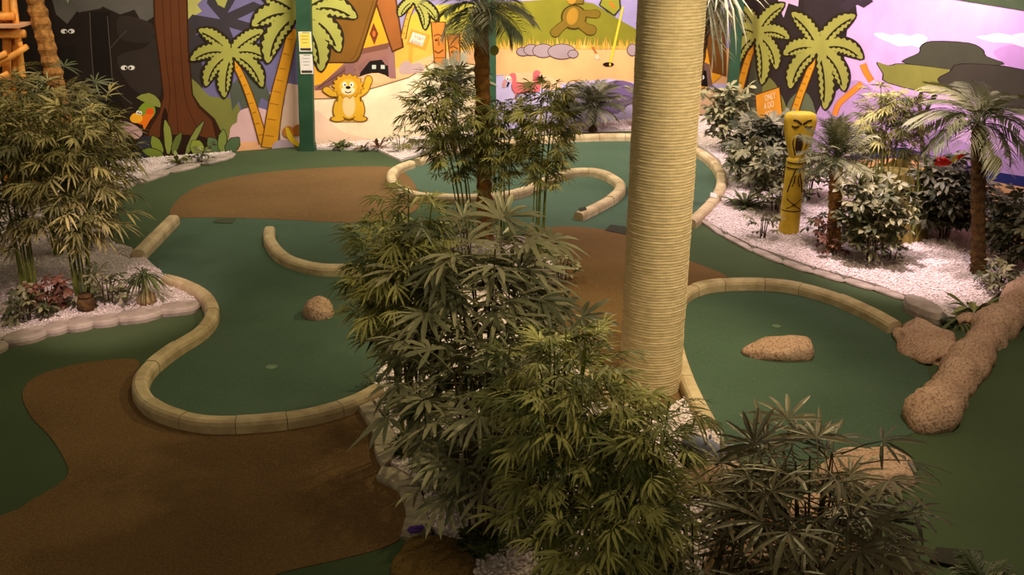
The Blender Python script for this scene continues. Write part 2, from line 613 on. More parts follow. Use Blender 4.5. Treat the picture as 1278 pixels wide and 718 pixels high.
for ex, ey in ((80, 39), (155, 84.5)):
    pb.paint('painted_eyes', [(ell(ex, ey, 4.2, 2.9), (240, 236, 226)), (ell(ex + 9, ey, 4.2, 2.9), (240, 236, 226)), (ell(ex + 2, ey + .5, 1.5, 1.7), (20, 16, 14)), (ell(ex + 7.6, ey + .5, 1.5, 1.7), (20, 16, 14))])
pb.paint('painted_sky', [
    ([(230, 200), (230, -30), (400, -30), (400, 200)], (112, 104, 146)),
    ([(228, -10), (262, -10), (246, 6), (252, 14), (236, 24), (228, 22)], (176, 170, 96)),
    ([(228, 28), (256, 30), (244, 44), (250, 70), (256, 96), (250, 120), (228, 130)], (60, 52, 50)),
    ([(275, 24), (258, 4), (262, -14), (276, 8), (290, -16), (298, -8), (284, 16), (316, 2), (330, 8), (296, 24), (330, 34), (326, 46), (286, 34), (300, 70), (270, 60), (240, 70), (228, 50), (256, 40), (230, 30), (240, 18)], (58, 52, 58)),
    ([(262, -14), (290, -16), (280, 10), (272, 6)], (160, 160, 84)),
    ([(230, 104), (244, 102), (262, 120), (292, 124), (302, 150), (300, 200), (228, 200)], (126, 126, 62), 3),
    ([(286, 110), (304, 90), (330, 98), (340, 130), (326, 122), (320, 140), (312, 128), (304, 142), (298, 126), (290, 138)], (84, 90, 78)),
    ([(296, 150), (300, 138), (318, 134), (336, 140), (340, 160), (300, 160)], (222, 180, 180), 3),
    ([(286, 172), (290, 156), (310, 150), (332, 155), (346, 170), (350, 195), (284, 195)], (220, 178, 178), 3),
    ([(284, 195), (292, 178), (330, 176), (395, 178), (395, 195)], (236, 174, 128)),
    ([(336, 116), (346, 128), (352, 200), (395, 200), (395, 110), (360, 104)], (224, 190, 170)),
    ([(338, 130), (342, 120), (350, 118), (356, 124), (352, 134)], (190, 160, 168), 3),
], 0)
pb.paint('painted_tree_trunk', [
    ([(190, -30), (192, 30), (199, 85), (203, 118), (198, 138), (184, 158), (176, 176), (170, 205), (290, 205), (281, 174), (268, 148), (250, 132), (241, 118), (236, 60), (233, -30)], (58, 30, 12)),
    ([(192, -30), (194, 30), (201, 85), (205, 120), (199, 142), (188, 160), (184, 176), (270, 176), (264, 150), (247, 134), (239, 118), (234, 60), (231, -30)], (98, 54, 26)),
    (stroke([(202, -20), (206, 60), (212, 120), (206, 160)], 1.2), (74, 38, 16)),
    (stroke([(212, -20), (215, 70), (220, 130), (222, 165)], 1.2), (78, 40, 18)),
    (stroke([(222, -20), (226, 70), (232, 125), (246, 160)], 1.2), (74, 38, 16)),
    ([(201, 150), (206, 134), (210, 150), (208, 178), (200, 178)], (44, 22, 10), 3),
    ([(186, 190), (196, 172), (226, 168), (258, 172), (276, 190)], (44, 24, 12), 3),
])
pb.paint('painted_rock', [([(112, 168), (126, 158), (150, 151), (168, 156), (178, 166), (170, 174), (160, 168), (150, 178), (112, 178)], (196, 158, 158), 3)])
pb.paint('painted_parrot', [
    ([(172, 138), (180, 128), (190, 128), (194, 140), (186, 150), (176, 146)], (128, 150, 44), 3),
    ([(170, 122), (186, 116), (198, 124), (200, 134), (188, 130)], (140, 146, 66), 2),
    ([(176, 146), (182, 142), (190, 134), (192, 142), (186, 152), (180, 162), (178, 156), (172, 154)], (236, 118, 24), 2),
    (ell(187, 139, 5, 4), (226, 90, 28)),
    ([(162, 148), (166, 142), (174, 141), (178, 148), (174, 153), (166, 153)], (250, 180, 44), 3),
    (ell(172, 140.5, 2.2, 2.6), (240, 236, 226)), (ell(175.4, 141, 2, 2.4), (240, 236, 226)), (ell(172.4, 141, .9, 1.1), (20, 16, 14)), (ell(175, 141.4, .9, 1.1), (20, 16, 14))])
pl = [([(166, 200), (172, 176), (182, 170), (196, 174), (200, 205)], (50, 52, 60), 3)]
for a, b, wd, c in (((200, 196), (190, 170), 11, (128, 144, 52)), ((204, 196), (178, 188), 9, (120, 136, 48)), ((210, 192), (206, 150), 8, (140, 150, 66)), ((216, 192), (226, 166), 7, (104, 116, 54)),
                    ((232, 196), (254, 152), 6, (132, 140, 70)), ((250, 192), (240, 176), 14, (140, 152, 58)), ((254, 192), (276, 186), 12, (118, 138, 56)), ((272, 192), (260, 172), 12, (92, 112, 72)),
                    ((278, 192), (279, 162), 9, (126, 140, 66)), ((284, 192), (298, 172), 13, (84, 104, 72))):
    pl.append((frond_px(a, b, .08, wd, 2, 1.0), (40, 40, 26)))
    pl.append((frond_px(a, b, .08, wd, 2, 0.01), c))
pb.paint('painted_leaves', pl)
# village: ground, path, hut
pb.paint('painted_hill', [
    ([(390, 120), (390, -30), (560, -30), (628, -30), (628, 120)], (150, 138, 176)),
    ([(490, 70), (505, 30), (520, 12), (545, 6), (590, 4), (628, 0), (628, 80), (490, 90)], (182, 172, 60)),
    ([(486, 84), (500, 46), (524, 34), (545, 52), (575, 40), (628, 44), (628, 90)], (222, 170, 72), 3),
], 0)
pb.paint('painted_path', [
    ([(390, 130), (390, 108), (440, 96), (500, 84), (545, 66), (590, 62), (628, 66), (628, 130)], (230, 176, 126)),
    ([(390, 215), (390, 123), (420, 122), (470, 108), (510, 96), (546, 74), (575, 78), (628, 84), (700, 110), (700, 215)], (120, 86, 50)),
    ([(390, 215), (390, 124.5), (420, 123.5), (470, 109.5), (510, 97.5), (546, 75.5), (575, 79.5), (628, 85.5), (700, 112), (700, 215)], (250, 226, 190)),
    ([(390, 215), (390, 140), (410, 150), (430, 166), (470, 178), (470, 215)], (246, 208, 180), 3),
])
pb.paint('painted_hut', [
    ([(392, 112), (392, 74), (450, 60), (492, 58), (494, 98), (440, 96)], (150, 104, 92)),
    ([(392, 107), (392, 80), (430, 78), (402, 104)], (240, 168, 40)),
    ([(392, 113), (402, 103), (438, 76), (444, 88), (404, 112)], (128, 84, 76)),
    (stroke([(396, 110), (424, 92), (440, 80)], 1.0), (84, 50, 44)),
    ([(446, 66), (469, 4), (488, 54)], (236, 158, 36)),
    ([(431, 74), (442, 72), (442, 98), (431, 98)], (142, 98, 96)),
    ([(445, 62), (490, 52), (491, 59), (445, 69)], (120, 76, 62)),
    ([(448, 98), (451, 84), (462, 76), (478, 74), (484, 80), (485, 96), (470, 92)], (28, 18, 16)),
    ([(446, 84), (458, 72), (463, 74), (450, 90)], (142, 98, 92)), ([(474, 72), (480, 70), (486, 80), (482, 82)], (142, 98, 92)),
    ([(484, 58), (492, 57), (493, 96), (485, 97)], (150, 106, 104)),
    ([(464, 81), (469, 81), (469, 86), (464, 86)], (190, 196, 180)), ([(475, 81), (480, 81), (480, 86), (475, 86)], (190, 196, 180)),
    ([(446, 98), (456, 93), (472, 91), (486, 97), (486, 102), (446, 104)], (236, 184, 136), 2),
    ([(461, 42), (466, 28), (472, 42), (467, 56)], (112, 52, 26)), (ell(466.5, 42, 2.0, 4), (190, 100, 40)),
    ([(390, 79), (390, -30), (482, -30), (450, 70), (446, 77), (440, 79)], (76, 50, 14)),
    ([(390, 77), (390, -30), (479, -30), (448, 69), (444, 75), (439, 77)], (122, 82, 26)),
    (stroke([(466, 0), (446, 62), (438, 74)], 1.2), (100, 64, 16)),
    ([(468, 4), (476, -20), (492, -20), (504, 59), (489, 66)], (84, 46, 18)),
    ([(470.5, 4), (478, -20), (490, -20), (501.5, 58), (490, 63)], (150, 88, 40)),
])
pb.paint('painted_signboard', [
    ([(510.5, 56), (515.5, 57), (514, 82), (509, 82)], (216, 156, 56)),
    ([(513, 36), (537, 44), (531, 63), (507, 55)], (206, 146, 48)),
    ([(515, 40), (531, 45), (527, 58), (510.5, 52.5)], (236, 214, 190)),
    ([(498, 86), (502, 78), (510, 76), (514, 80), (522, 78), (530, 84), (524, 90), (502, 92)], (186, 156, 152), 3)])
tk = []
for x0, y0, x1, y1 in ((558, 42, 573, 80), (538, 27, 555, 83)):
    tk += [([(x0 - 1, y0), (x1 + 1, y0), (x1 + 2, y1), (x0 + 4, y1 + 2)], (96, 54, 18)), ([(x0 + .5, y0 + 1), (x1 - .5, y0 + 1), (x1 + .5, y1 - 1), (x0 + 5, y1)], (196, 122, 48)),
           (stroke([(x0 + 3, y0 + 18), ((x0 + x1) / 2, y0 + 16), (x1 - 2, y0 + 19)], 1.6), (120, 66, 24)), (ell(x0 + 6, y0 + 23, 1.8, 1.4), (70, 36, 14)), (ell(x1 - 4, y0 + 23, 1.8, 1.4), (70, 36, 14)),
           (stroke([((x0 + x1) / 2, y0 + 20), ((x0 + x1) / 2 + 1, y0 + 30)], 2.2), (150, 86, 30)), (stroke([(x0 + 4, y0 + 36), ((x0 + x1) / 2, y0 + 39), (x1 - 2, y0 + 35)], 1.8), (110, 60, 20)),
           (stroke([(x0 + 3, y0 + 45), (x1, y0 + 45)], 1.2), (130, 74, 28))]
pb.paint('painted_totem', tk)
painted_palm(pb, (516, 0), [(498, 20, .25), (530, 36, -.3), (546, 26, -.25), (500, -16, .1), (540, -14, -.1)], 9, [(516, 4), (508, 24), (503, 48)], (4, 5), (206, 158, 60))
painted_palm(pb, (288, 66), [(248, 37, .16), (238, 75, .3), (257, 107, .3), (280, 121, .14), (327, 108, .3), (334, 73, .3), (328, 38, .14)], 15,
             [(292, 76), (306, 106), (318, 140), (329, 178)], (6, 10))
painted_palm(pb, (372, 16), [(315, 32, .3), (334, 78, .3), (326, -6, .2), (444, 22, .34), (423, 64, .34), (400, 88, .25), (432, -10, .2)], 21, [(366, 36), (354, 86), (344, 130), (336, 184)], (11, 19))
# generic lion of my own drawing
LG, LO = (222, 170, 44), (120, 78, 18)
lion = [(ell(434, 149.5, 22, 2.2), (214, 170, 80))]
for q in (stroke([(424, 116), (414, 116), (408, 112)], 8, 9), stroke([(446, 118), (455, 112), (459, 100)], 8, 9), stroke([(424, 128), (421, 138), (424, 147)], 13, 10), stroke([(446, 128), (449, 138), (446, 147)], 13, 10),
          ell(421, 148, 9, 3.6), ell(449, 148, 9, 3.6), ell(407.5, 112, 5.2, 4.2), ell(459.5, 100, 4.8, 6), ell(435, 128, 15, 21)):
    cx = sum(v[0] for v in q) / len(q)
    cy = sum(v[1] for v in q) / len(q)
    lion.append(([(cx + (x - cx) * 1.12, cy + (y - cy) * 1.1) for x, y in q], LO))
for q in (stroke([(424, 116), (414, 116), (408, 112)], 7, 8), stroke([(446, 118), (455, 112), (459, 100)], 7, 8), stroke([(424, 128), (421, 138), (424, 147)], 12, 9), stroke([(446, 128), (449, 138), (446, 147)], 12, 9),
          ell(421, 148, 8, 3), ell(449, 148, 8, 3), ell(407.5, 112, 4.6, 3.6), ell(459.5, 100, 4.2, 5.4), ell(435, 128, 14, 20)):
    lion.append((q, LG))
lion.append((ell(435, 131, 8, 15), (244, 200, 140)))
mane = [(434 + (20 if k % 2 else 16.5) * math.cos(a), 107 + (15.5 if k % 2 else 12.5) * math.sin(a)) for k in range(30) for a in [2 * math.pi * k / 30]]
lion += [([(434 + (x - 434) * 1.06, 107 + (y - 107) * 1.06) for x, y in mane], LO), (mane, (214, 156, 34)), (ell(434, 108, 11, 9.6), (232, 184, 66)), (ell(434, 112.5, 8.6, 5.6), (248, 222, 180)),
         (ell(429.5, 105, 2.6, 3), (244, 240, 230)), (ell(438.5, 105, 2.6, 3), (244, 240, 230)), (ell(430, 105.6, 1, 1.3), (20, 16, 14)), (ell(438, 105.6, 1, 1.3), (20, 16, 14)),
         (ell(434, 109, 3.2, 2), (30, 20, 16)), (stroke([(430, 114), (434, 115.6), (438, 114)], 1.3), (90, 44, 20))]
pb.paint('painted_lion', lion)
pb.paint('painted_fruit', [(ell(360, 164, 8, 7), (196, 120, 50)), (ell(372, 162, 7, 7), (176, 104, 40)), ([(356, 160), (360, 160), (368, 174), (380, 180), (386, 178), (384, 184), (370, 182), (360, 174)], (236, 196, 40), 3),
                           ([(340, 188), (342, 178), (352, 174), (364, 178), (366, 188)], (176, 152, 164), 3)])
# lagoon panel
pb.paint('painted_beach', [
    ([(610, -30), (910, -30), (910, 200), (610, 200)], (168, 156, 206)),
    ([(610, 60), (610, 4), (640, 2), (700, -2), (740, 4), (768, 22), (800, 40), (840, 56), (910, 60), (910, 80), (610, 80)], (136, 132, 40)),
    ([(610, 58), (700, 56), (800, 58), (910, 60), (910, 110), (800, 104), (690, 106), (650, 92), (610, 94)], (244, 188, 128)),
    ([(610, 95), (660, 93), (700, 104), (760, 98), (800, 104), (910, 104), (910, 200), (610, 200)], (206, 194, 236)),
    ([(625, 95), (660, 90), (690, 98), (700, 112), (660, 108)], (240, 196, 150), 2),
    ([(735, 138), (745, 112), (768, 100), (795, 108), (815, 140)], (122, 100, 146), 3),
    ([(760, 160), (780, 132), (810, 130), (820, 170), (760, 170)], (186, 172, 214), 3)])
random.seed(7)
gl = []
for i in range(80):
    x = 612 + i * 2.4 + random.uniform(-1, 1)
    h = random.uniform(8, 17)
    gl.append(([(x - 1.6, 61), (x + random.uniform(-3, 3), 61 - h), (x + 1.6, 61)], random.choice([(226, 178, 78), (214, 164, 60), (236, 192, 100), (190, 160, 60)])))
pb.paint('painted_grass', gl)
st = []
for cx, cy, rx, ry in ((652, 64, 8, 5), (662, 62, 9, 6.5), (677, 63, 13, 8), (700, 64, 17, 9), (714, 67, 6, 4.5), (788, 62, 6, 7)):
    st += [(ell(cx, cy, rx + 1, ry + 1), (92, 66, 66)), (ell(cx, cy, rx, ry), (172, 152, 158))]
pb.paint('painted_stones', st)
FL = (226, 110, 116)
pb.paint('painted_flamingo', [
    ([(660, 108), (668, 98), (668, 88), (672, 90), (673, 112), (664, 114)], FL, 3), (stroke([(667, 100), (667, 92), (669, 90), (672, 92)], 5.5), FL),
    (stroke([(672, 96), (676, 102)], 5, 2.5), (40, 22, 22)), (stroke([(674, 97), (675, 101)], 1.4), (240, 224, 210)), (stroke([(666, 110), (666, 124)], 1.0), (150, 80, 84))])
pb.paint('painted_flamingo', [
    ([(637, 106), (644, 102), (655, 104), (662, 108), (668, 114), (654, 116), (641, 116)], (140, 64, 68), 2), ([(638, 106), (644, 103), (655, 105), (661, 109), (667, 113.5), (654, 115), (641, 115)], FL, 2),
    (stroke([(640, 106), (641, 99), (640, 93), (635, 95)], 5.5, 4.5), FL), (ell(632, 97.5, 2.2, 2.6), (240, 234, 226)), (ell(635, 96.5, 1.8, 2.4), (240, 234, 226)), (ell(632.4, 98, .8, 1), (20, 16, 14)),
    (stroke([(630, 100), (628, 104), (628, 109)], 5, 3), (214, 150, 140)), (stroke([(634, 102), (632, 108)], 3, 2), (24, 14, 14)), (stroke([(643, 115), (643, 123), (650, 123)], 1.6), (208, 110, 80))])
pb.paint('painted_flag', [(stroke([(776, 8), (769, 40), (760, 80)], 2.6, 3.0), (232, 206, 60)), (ell(758, 80, 7, 2.8), (40, 20, 14)), (ell(760, 80, 1.2, 2.2), (236, 208, 70)),
                          (ell(744, 71, 3, 3), (246, 206, 170)), (stroke([(738, 58), (743, 66)], 2.4), (176, 108, 56)),
                          ([(746, 6), (752, -8), (772, -12), (774, 10), (766, 20), (756, 14)], (50, 52, 18)), ([(748, 6), (753, -8), (770, -12), (772, 10), (765, 18), (757, 12)], (150, 150, 50)), (stroke([(760, 2), (766, 10)], 3), (214, 120, 40))])
KB, KD = (128, 104, 34), (70, 52, 16)
kg = [stroke([(718, -14), (718, 4)], 22, 16), ell(715, 21, 14.5, 14), stroke([(706, 28), (698, 34), (692, 40)], 9, 11), stroke([(724, 30), (731, 35), (735, 37)], 10, 13), stroke([(726, 16), (736, 17), (742, 17)], 7, 10), ell(692, 40, 6, 5.4), ell(736, 37, 6.6, 6.2), ell(742, 17, 5.6, 5)]
pb.paint('painted_kangaroo', [([(sum(v[0] for v in q) / len(q) + (x - sum(v[0] for v in q) / len(q)) * 1.12, sum(v[1] for v in q) / len(q) + (y - sum(v[1] for v in q) / len(q)) * 1.12) for x, y in q], KD) for q in kg]
         + [(q, KB) for q in kg] + [(ell(713, 20, 7, 11, 16, .25), (176, 132, 44)), (ell(712, -2, 6, 7), (186, 140, 50))])
pb.paint('painted_hut', [([(866, 160), (866, -30), (886, -30), (898, 95), (880, 110)], (240, 168, 40)), ([(870, -30), (892, -30), (905, 60), (905, 95), (886, 90), (874, 20)], (118, 74, 30)),
                         ([(866, 72), (884, 80), (888, 108), (866, 104)], (120, 92, 84)), ([(866, 84), (880, 88), (882, 108), (866, 106)], (24, 18, 18)), (ell(875, 96, 2.6, 3), (220, 220, 210)),
                         ([(866, 108), (905, 112), (905, 160), (866, 160)], (220, 180, 140))])
# --- right wall
pr.paint('painted_jungle', [
    ([(900, 175), (900, -30), (1066, -30), (1070, 20), (1058, 30), (1050, 110), (1020, 140), (1018, 200), (900, 200)], (48, 38, 38)),
    ([(968, -30), (1000, -30), (996, 8), (984, 4), (978, 22), (972, 8)], (216, 180, 222)), ([(1018, 8), (1030, 4), (1034, 18), (1026, 30), (1020, 24)], (216, 180, 222)), ([(930, 20), (936, 28), (932, 32), (927, 26)], (206, 178, 214)),
    ([(1000, -30), (1046, -30), (1052, 4), (1060, 10), (1048, 24), (1036, 20), (1024, 40), (1006, 30)], (52, 42, 46)),
    ([(1046, 8), (1058, 14), (1070, 6), (1078, 10), (1090, 2), (1086, -4), (1074, 0), (1060, -4)], (58, 46, 56)),
    ([(934, 152), (940, 118), (956, 96), (972, 112), (982, 150)], (118, 118, 60), 3), ([(980, 150), (986, 124), (1004, 114), (1018, 140), (1022, 210), (980, 210)], (96, 104, 78), 3),
    ([(930, 140), (936, 90), (944, 60), (952, 100), (946, 140)], (78, 80, 62), 3)])
pr.paint('painted_mist', [([(1012, 200), (1020, 140), (1046, 112), (1070, 100), (1100, 116), (1150, 122), (1160, 150), (1210, 180), (1290, 200), (1320, 260), (1012, 220)], (188, 150, 202), 4),
                          ([(1240, 66), (1262, 56), (1300, 60), (1340, 80), (1300, 100), (1262, 84)], (206, 156, 214), 4), ([(1150, 178), (1162, 160), (1180, 172), (1186, 200), (1150, 196)], (160, 128, 172), 3)])
pr.paint('painted_clouds', [([(1090, 42), (1102, 41), (1112, 44), (1124, 42), (1136, 45), (1146, 42), (1158, 47), (1154, 54), (1150, 60), (1138, 57), (1122, 58), (1108, 52), (1098, 48)], (250, 236, 244), 2),
                            ([(1218, 46), (1232, 44), (1246, 41), (1262, 44), (1276, 41), (1330, 44), (1330, 70), (1280, 60), (1262, 54), (1240, 53)], (248, 230, 242), 2)])
AD = (40, 32, 30)


def blob(pt, pts, c):
    cx, cy = sum(p[0] for p in pts) / len(pts), sum(p[1] for p in pts) / len(pts)
    out = []
    for x, y in pts:
        d = math.hypot(x - cx, y - cy)
        out.append((x + (x - cx) / d * 1.5, y + (y - cy) / d * 1.5))
    return [(out, AD, 3), (pts, c, 3)]


pr.paint('painted_acacia', [(stroke([(1152, 112), (1148, 124), (1150, 160), (1152, 200)], 4, 6), AD), (stroke([(1168, 118), (1160, 130), (1154, 144)], 7, 4), AD), (stroke([(1238, 118), (1230, 132), (1226, 180)], 4, 5), AD)]
         + blob(pr, [(1130, 74), (1148, 66), (1150, 58), (1164, 52), (1208, 54), (1226, 62), (1230, 70), (1253, 80), (1205, 84), (1186, 88), (1132, 79)], (72, 72, 54))
         + blob(pr, [(1095, 78), (1110, 82), (1128, 80), (1186, 87), (1200, 92), (1190, 112), (1168, 117), (1108, 103), (1103, 92)], (138, 136, 62))
         + blob(pr, [(1172, 98), (1186, 90), (1202, 80), (1280, 88), (1330, 120), (1330, 140), (1236, 134), (1208, 120), (1178, 106)], (68, 62, 50)))
pr.paint('painted_sea', [([(1060, 188), (1130, 184), (1162, 194), (1232, 213), (1290, 222), (1360, 240), (1360, 256), (1290, 236), (1232, 225), (1160, 206), (1130, 197), (1060, 200)], (40, 44, 104)),
                         ([(1060, 200), (1130, 197), (1160, 206), (1232, 225), (1290, 236), (1360, 256), (1360, 420), (1060, 330)], (226, 172, 116))])
pr.paint('painted_branch', [(stroke([(1077, 80), (1081, 90), (1088, 101)], 9, 8), (200, 104, 26)), (stroke([(1076, 104), (1062, 116), (1047, 130), (1042, 144)], 8, 7), (200, 104, 26)),
                            (stroke([(1077, 80), (1081, 90), (1088, 101)], 7.5, 6.5), (240, 140, 48)), (stroke([(1076, 104), (1062, 116), (1047, 130), (1042, 144)], 6.5, 5.5), (240, 140, 48))])
painted_palm(pr, (945, 42), [(926, 8, .16), (979, 5, .2), (921, 36, .3), (985, 48, .34), (919, 84, .3), (951, 105, .16), (969, 86, .3)], 14, [(942, 50), (932, 80), (922, 116), (912, 158)], (6, 10))
painted_palm(pr, (1023, 60), [(989, 16, .16), (1068, 19, .2), (979, 68, .3), (1077, 73, .36), (987, 110, .3), (1030, 136, .14), (1054, 113, .28)], 17, [(1019, 68), (1008, 96), (998, 122), (990, 146)], (6, 9))
sign = pr.paint('painted_signboard', [([(943, 118), (974, 108), (978, 146), (945, 152)], (96, 56, 16)), ([(944, 119), (973, 109.5), (977, 145), (946, 151)], (226, 152, 46))])


def lettering(name, txt, centre, nrm, right, size, m, parent, z=0.002):
    cu = bpy.data.curves.new(name, 'FONT')
    cu.body = txt
    cu.size = size
    cu.align_x = 'CENTER'
    cu.align_y = 'CENTER'
    cu.extrude = 0.0006
    cu.resolution_u = 3
    cu.materials.append(m)
    o = bpy.data.objects.new(name, cu)
    COL.objects.link(o)
    r = Vector(right).normalized()
    n = Vector(nrm).normalized()
    u = n.cross(r).normalized()
    M = Matrix((r, u, n)).transposed().to_4x4()
    M.translation = Vector(centre) + n * z
    o.parent = parent
    o.matrix_basis = M
    return o


WHITEP = paintmat((246, 226, 196))
rr = (pr.at(973, 120) - pr.at(945, 129)).normalized()
for t, x, y in (('ONLY', 962, 121), ('A DO', 960.5, 131.5), ('FOR', 960.5, 142.5)):
    lettering('lettering', t, pr.at(x, y, PAINT_STEP * .25 * pr.layer), nR, rr, 0.155, WHITEP, sign)['kind'] = 'structure'
rb = (pb.at(531, 46) - pb.at(513, 40)).normalized()
s2 = [c for c in wall_back.children if c.name.startswith('painted_signboard')][0]
for t, x, y in (('STAY', 522, 46.2), ('AWAY', 519.4, 52.4)):
    lettering('lettering', t, pb.at(x, y, PAINT_STEP * .25 * pb.layer), nB, rb, 0.078, paintmat((150, 130, 130)), s2)['kind'] = 'structure'

# dark green board that closes the mural at its top
for i, (p, q, n) in enumerate(((WL, B0, nB), (B0, WR, nR))):
    mb = MB()
    c = (p + q) / 2
    d = (q - p)
    R = Matrix((d.normalized(), n, Vector((0, 0, 1)))).transposed()
    mb.box(c + Vector((0, 0, WH + 0.25)) - n * 0.06, (d.length / 2, 0.075, 0.25), R)
    o = mb.build('trim_%d' % (i + 1), mat('green_header_board', (60, 74, 46), (70, 84, 54), scale=3, rough=0.7))
    o['kind'] = 'structure'

# ---------------------------------------------------------------- green posts on the mural
def post(px, py, wpx, label, h=4.0):
    b = G(px, py)
    wd = wpx * mpp(b) / 2
    t = thing('green_post', label, 'post', b)
    MB().box((0, 0, h / 2), (wd, wd * .7, h / 2)).build('shaft', M_GREENPOST, t)
    MB().box((0, 0, 0.06), (wd * 1.1, wd * .8, 0.06)).build('plinth', M_GREENPOST, t)
    return t, b, wd


post1, pb1, pw1 = post(384, 187.5, 17.5, 'broad dark green post with two paper notices fixed to it')
post1.rotation_euler.y = 0.036
post(612, 172, 15, 'dark green post behind the tall palm trunk')
post(911, 158, 13, 'slim dark green post beside the rope column, in the mural corner')
for px, py, c1, lab in ((381, 52, (232, 208, 92), 'yellow paper notice, the upper one on the green post'), (382.5, 80, (226, 220, 214), 'white paper notice, the lower one on the green post')):
    q = P(px, py, pb1.y - pw1 * .7 - 0.006)
    t = thing('paper_notice', lab, 'notice', q)
    s = mpp(q)
    MB().box((0, 0, 0), (8 * s, 0.003, 12.2 * s)).build('sheet', paintmat((232, 222, 206)), t)
    MB().box((0, -0.004, 1.5 * s), (6.6 * s, 0.002, 9 * s)).build('panel', paintmat(c1), t)
    MB().box((0, -0.004, -9.4 * s), (6.6 * s, 0.002, 1.4 * s)).build('footer_band', paintmat((60, 52, 44)), t)
    m = MB()
    m.box((1.5 * s, -0.004, 11 * s), (4.5 * s, 0.002, .4 * s))
    for k in range(3):
        m.box((0, -0.0065, (7 - 4 * k) * s), ((4.6 - .5 * k) * s, 0.001, .3 * s))
    m.build('text_lines', paintmat((120, 108, 84)), t)


# ---------------------------------------------------------------- curbs of timber blocks
def curb(label, px, block=0.46, wd=0.15, h=0.12, name='curb'):
    pts = arclen(catmull([G(x, y, h) for x, y in px], 8), 0.058)
    pts = [Vector((p.x, p.y, 0)) for p in pts]
    base = pts[len(pts) // 2].copy()
    t = thing(name, label, 'curb', base)
    n = max(1, round(len(pts) * 0.058 / block))
    prof = [(-.5, 0), (-.5, .62), (-.42, .86), (-.26, 1), (.26, 1), (.42, .86), (.5, .62), (.5, 0)]
    for b in range(n):
        i0, i1 = round(b * (len(pts) - 1) / n), round((b + 1) * (len(pts) - 1) / n)
        if i1 <= i0:
            continue
        V, Fc = [], []
        k = len(prof)
        rs = random.uniform(.96, 1.04)
        for i in range(i0, i1 + 1):
            tg = (pts[min(i + 1, len(pts) - 1)] - pts[max(i - 1, 0)]).normalized()
            s = Vector((tg.y, -tg.x, 0))
            off = (0.003 if i == i0 else -0.003 if i == i1 else 0)
            c = pts[i] + tg * off - base
            sh = 0.985 if i in (i0, i1) else 1
            for a, z in prof:
                V.append(c + s * (a * wd * rs * sh) + Vector((0, 0, z * h * rs * (0.99 if i in (i0, i1) else 1))))
        for i in range(i1 - i0):
            for j in range(k - 1):
                q = i * k + j
                Fc.append([q, q + k, q + k + 1, q + 1])
        Fc.append(list(range(k)))
        Fc.append([(i1 - i0) * k + j for j in range(k)][::-1])
        obj('timber_block', V, Fc, M_WOOD, t)
    return t


random.seed(3)
curb('short straight timber log rail lying at the edge of the left gravel bed', [(216, 268), (196, 288), (172, 312)], .8, .17, .13)
curb('S-shaped timber curb curling round the large left putting green', [(206, 343), (232, 351), (256, 366), (264, 386), (250, 408), (212, 432), (184, 455), (174, 475), (184, 496), (212, 511), (258, 521), (320, 520), (385, 512), (438, 497), (472, 480)])
curb('J-shaped timber curb between the brown felt and the left putting green', [(336, 282), (337, 297), (355, 317), (392, 329), (430, 331), (480, 329)])
curb('hooked timber divider curb in the far green with a loose square end', [(514, 200), (496, 207), (488, 218), (498, 232), (522, 240), (555, 243), (610, 242), (652, 235), (686, 220), (714, 211), (748, 212), (774, 226), (764, 243), (722, 265)])
curb('long timber curb arching along the back of the far green and past the column', [(520, 198), (550, 188), (620, 176), (700, 169), (784, 167), (830, 172), (868, 184), (893, 202), (901, 222), (892, 245), (862, 274)])
curb('timber curb arching over the top of the right putting green', [(846, 372), (858, 360), (884, 351), (930, 348), (985, 351), (1040, 365), (1085, 384), (1118, 402)])
curb('timber curb running down beside the foot of the rope column', [(838, 395), (843, 425), (852, 455), (866, 488), (886, 526)])
curb('brown timber curb at the left of the rope column foot', [(730, 462), (752, 478), (772, 500), (800, 525)], .6)

# ---------------------------------------------------------------- rope wrapped column
cb = G(811, 481)
col = thing('rope_column', 'thick column wrapped from top to bottom in tan rope', 'column', cb)
N, turns, hh, R0 = 56, 178, 4.5, 0.274
V, Fc = [], []
rows = turns * 4
random.seed(5)
jit = [random.uniform(-.001, .001) for _ in range(turns + 2)]
for i in range(rows + 1):
    z = hh * i / rows
    ph = (i % 4) / 4.0
    g = (0.0, 0.002, 0.0026, 0.002)[i % 4]
    for k in range(N):
        a = 2 * math.pi * k / N
        wob = noise.noise(Vector((math.cos(a) * 3, math.sin(a) * 3, z * 6))) * 0.004
        r = R0 + g + jit[i // 4] + wob
        V.append((r * math.cos(a), r * math.sin(a), z))
for i in range(rows):
    for k in range(N):
        Fc.append([i * N + k, i * N + (k + 1) % N, (i + 1) * N + (k + 1) % N, (i + 1) * N + k])
obj('rope_winding', V, Fc, M_ROPE, col)
col.rotation_euler.y = 0.0105                      # it stands a touch out of plumb


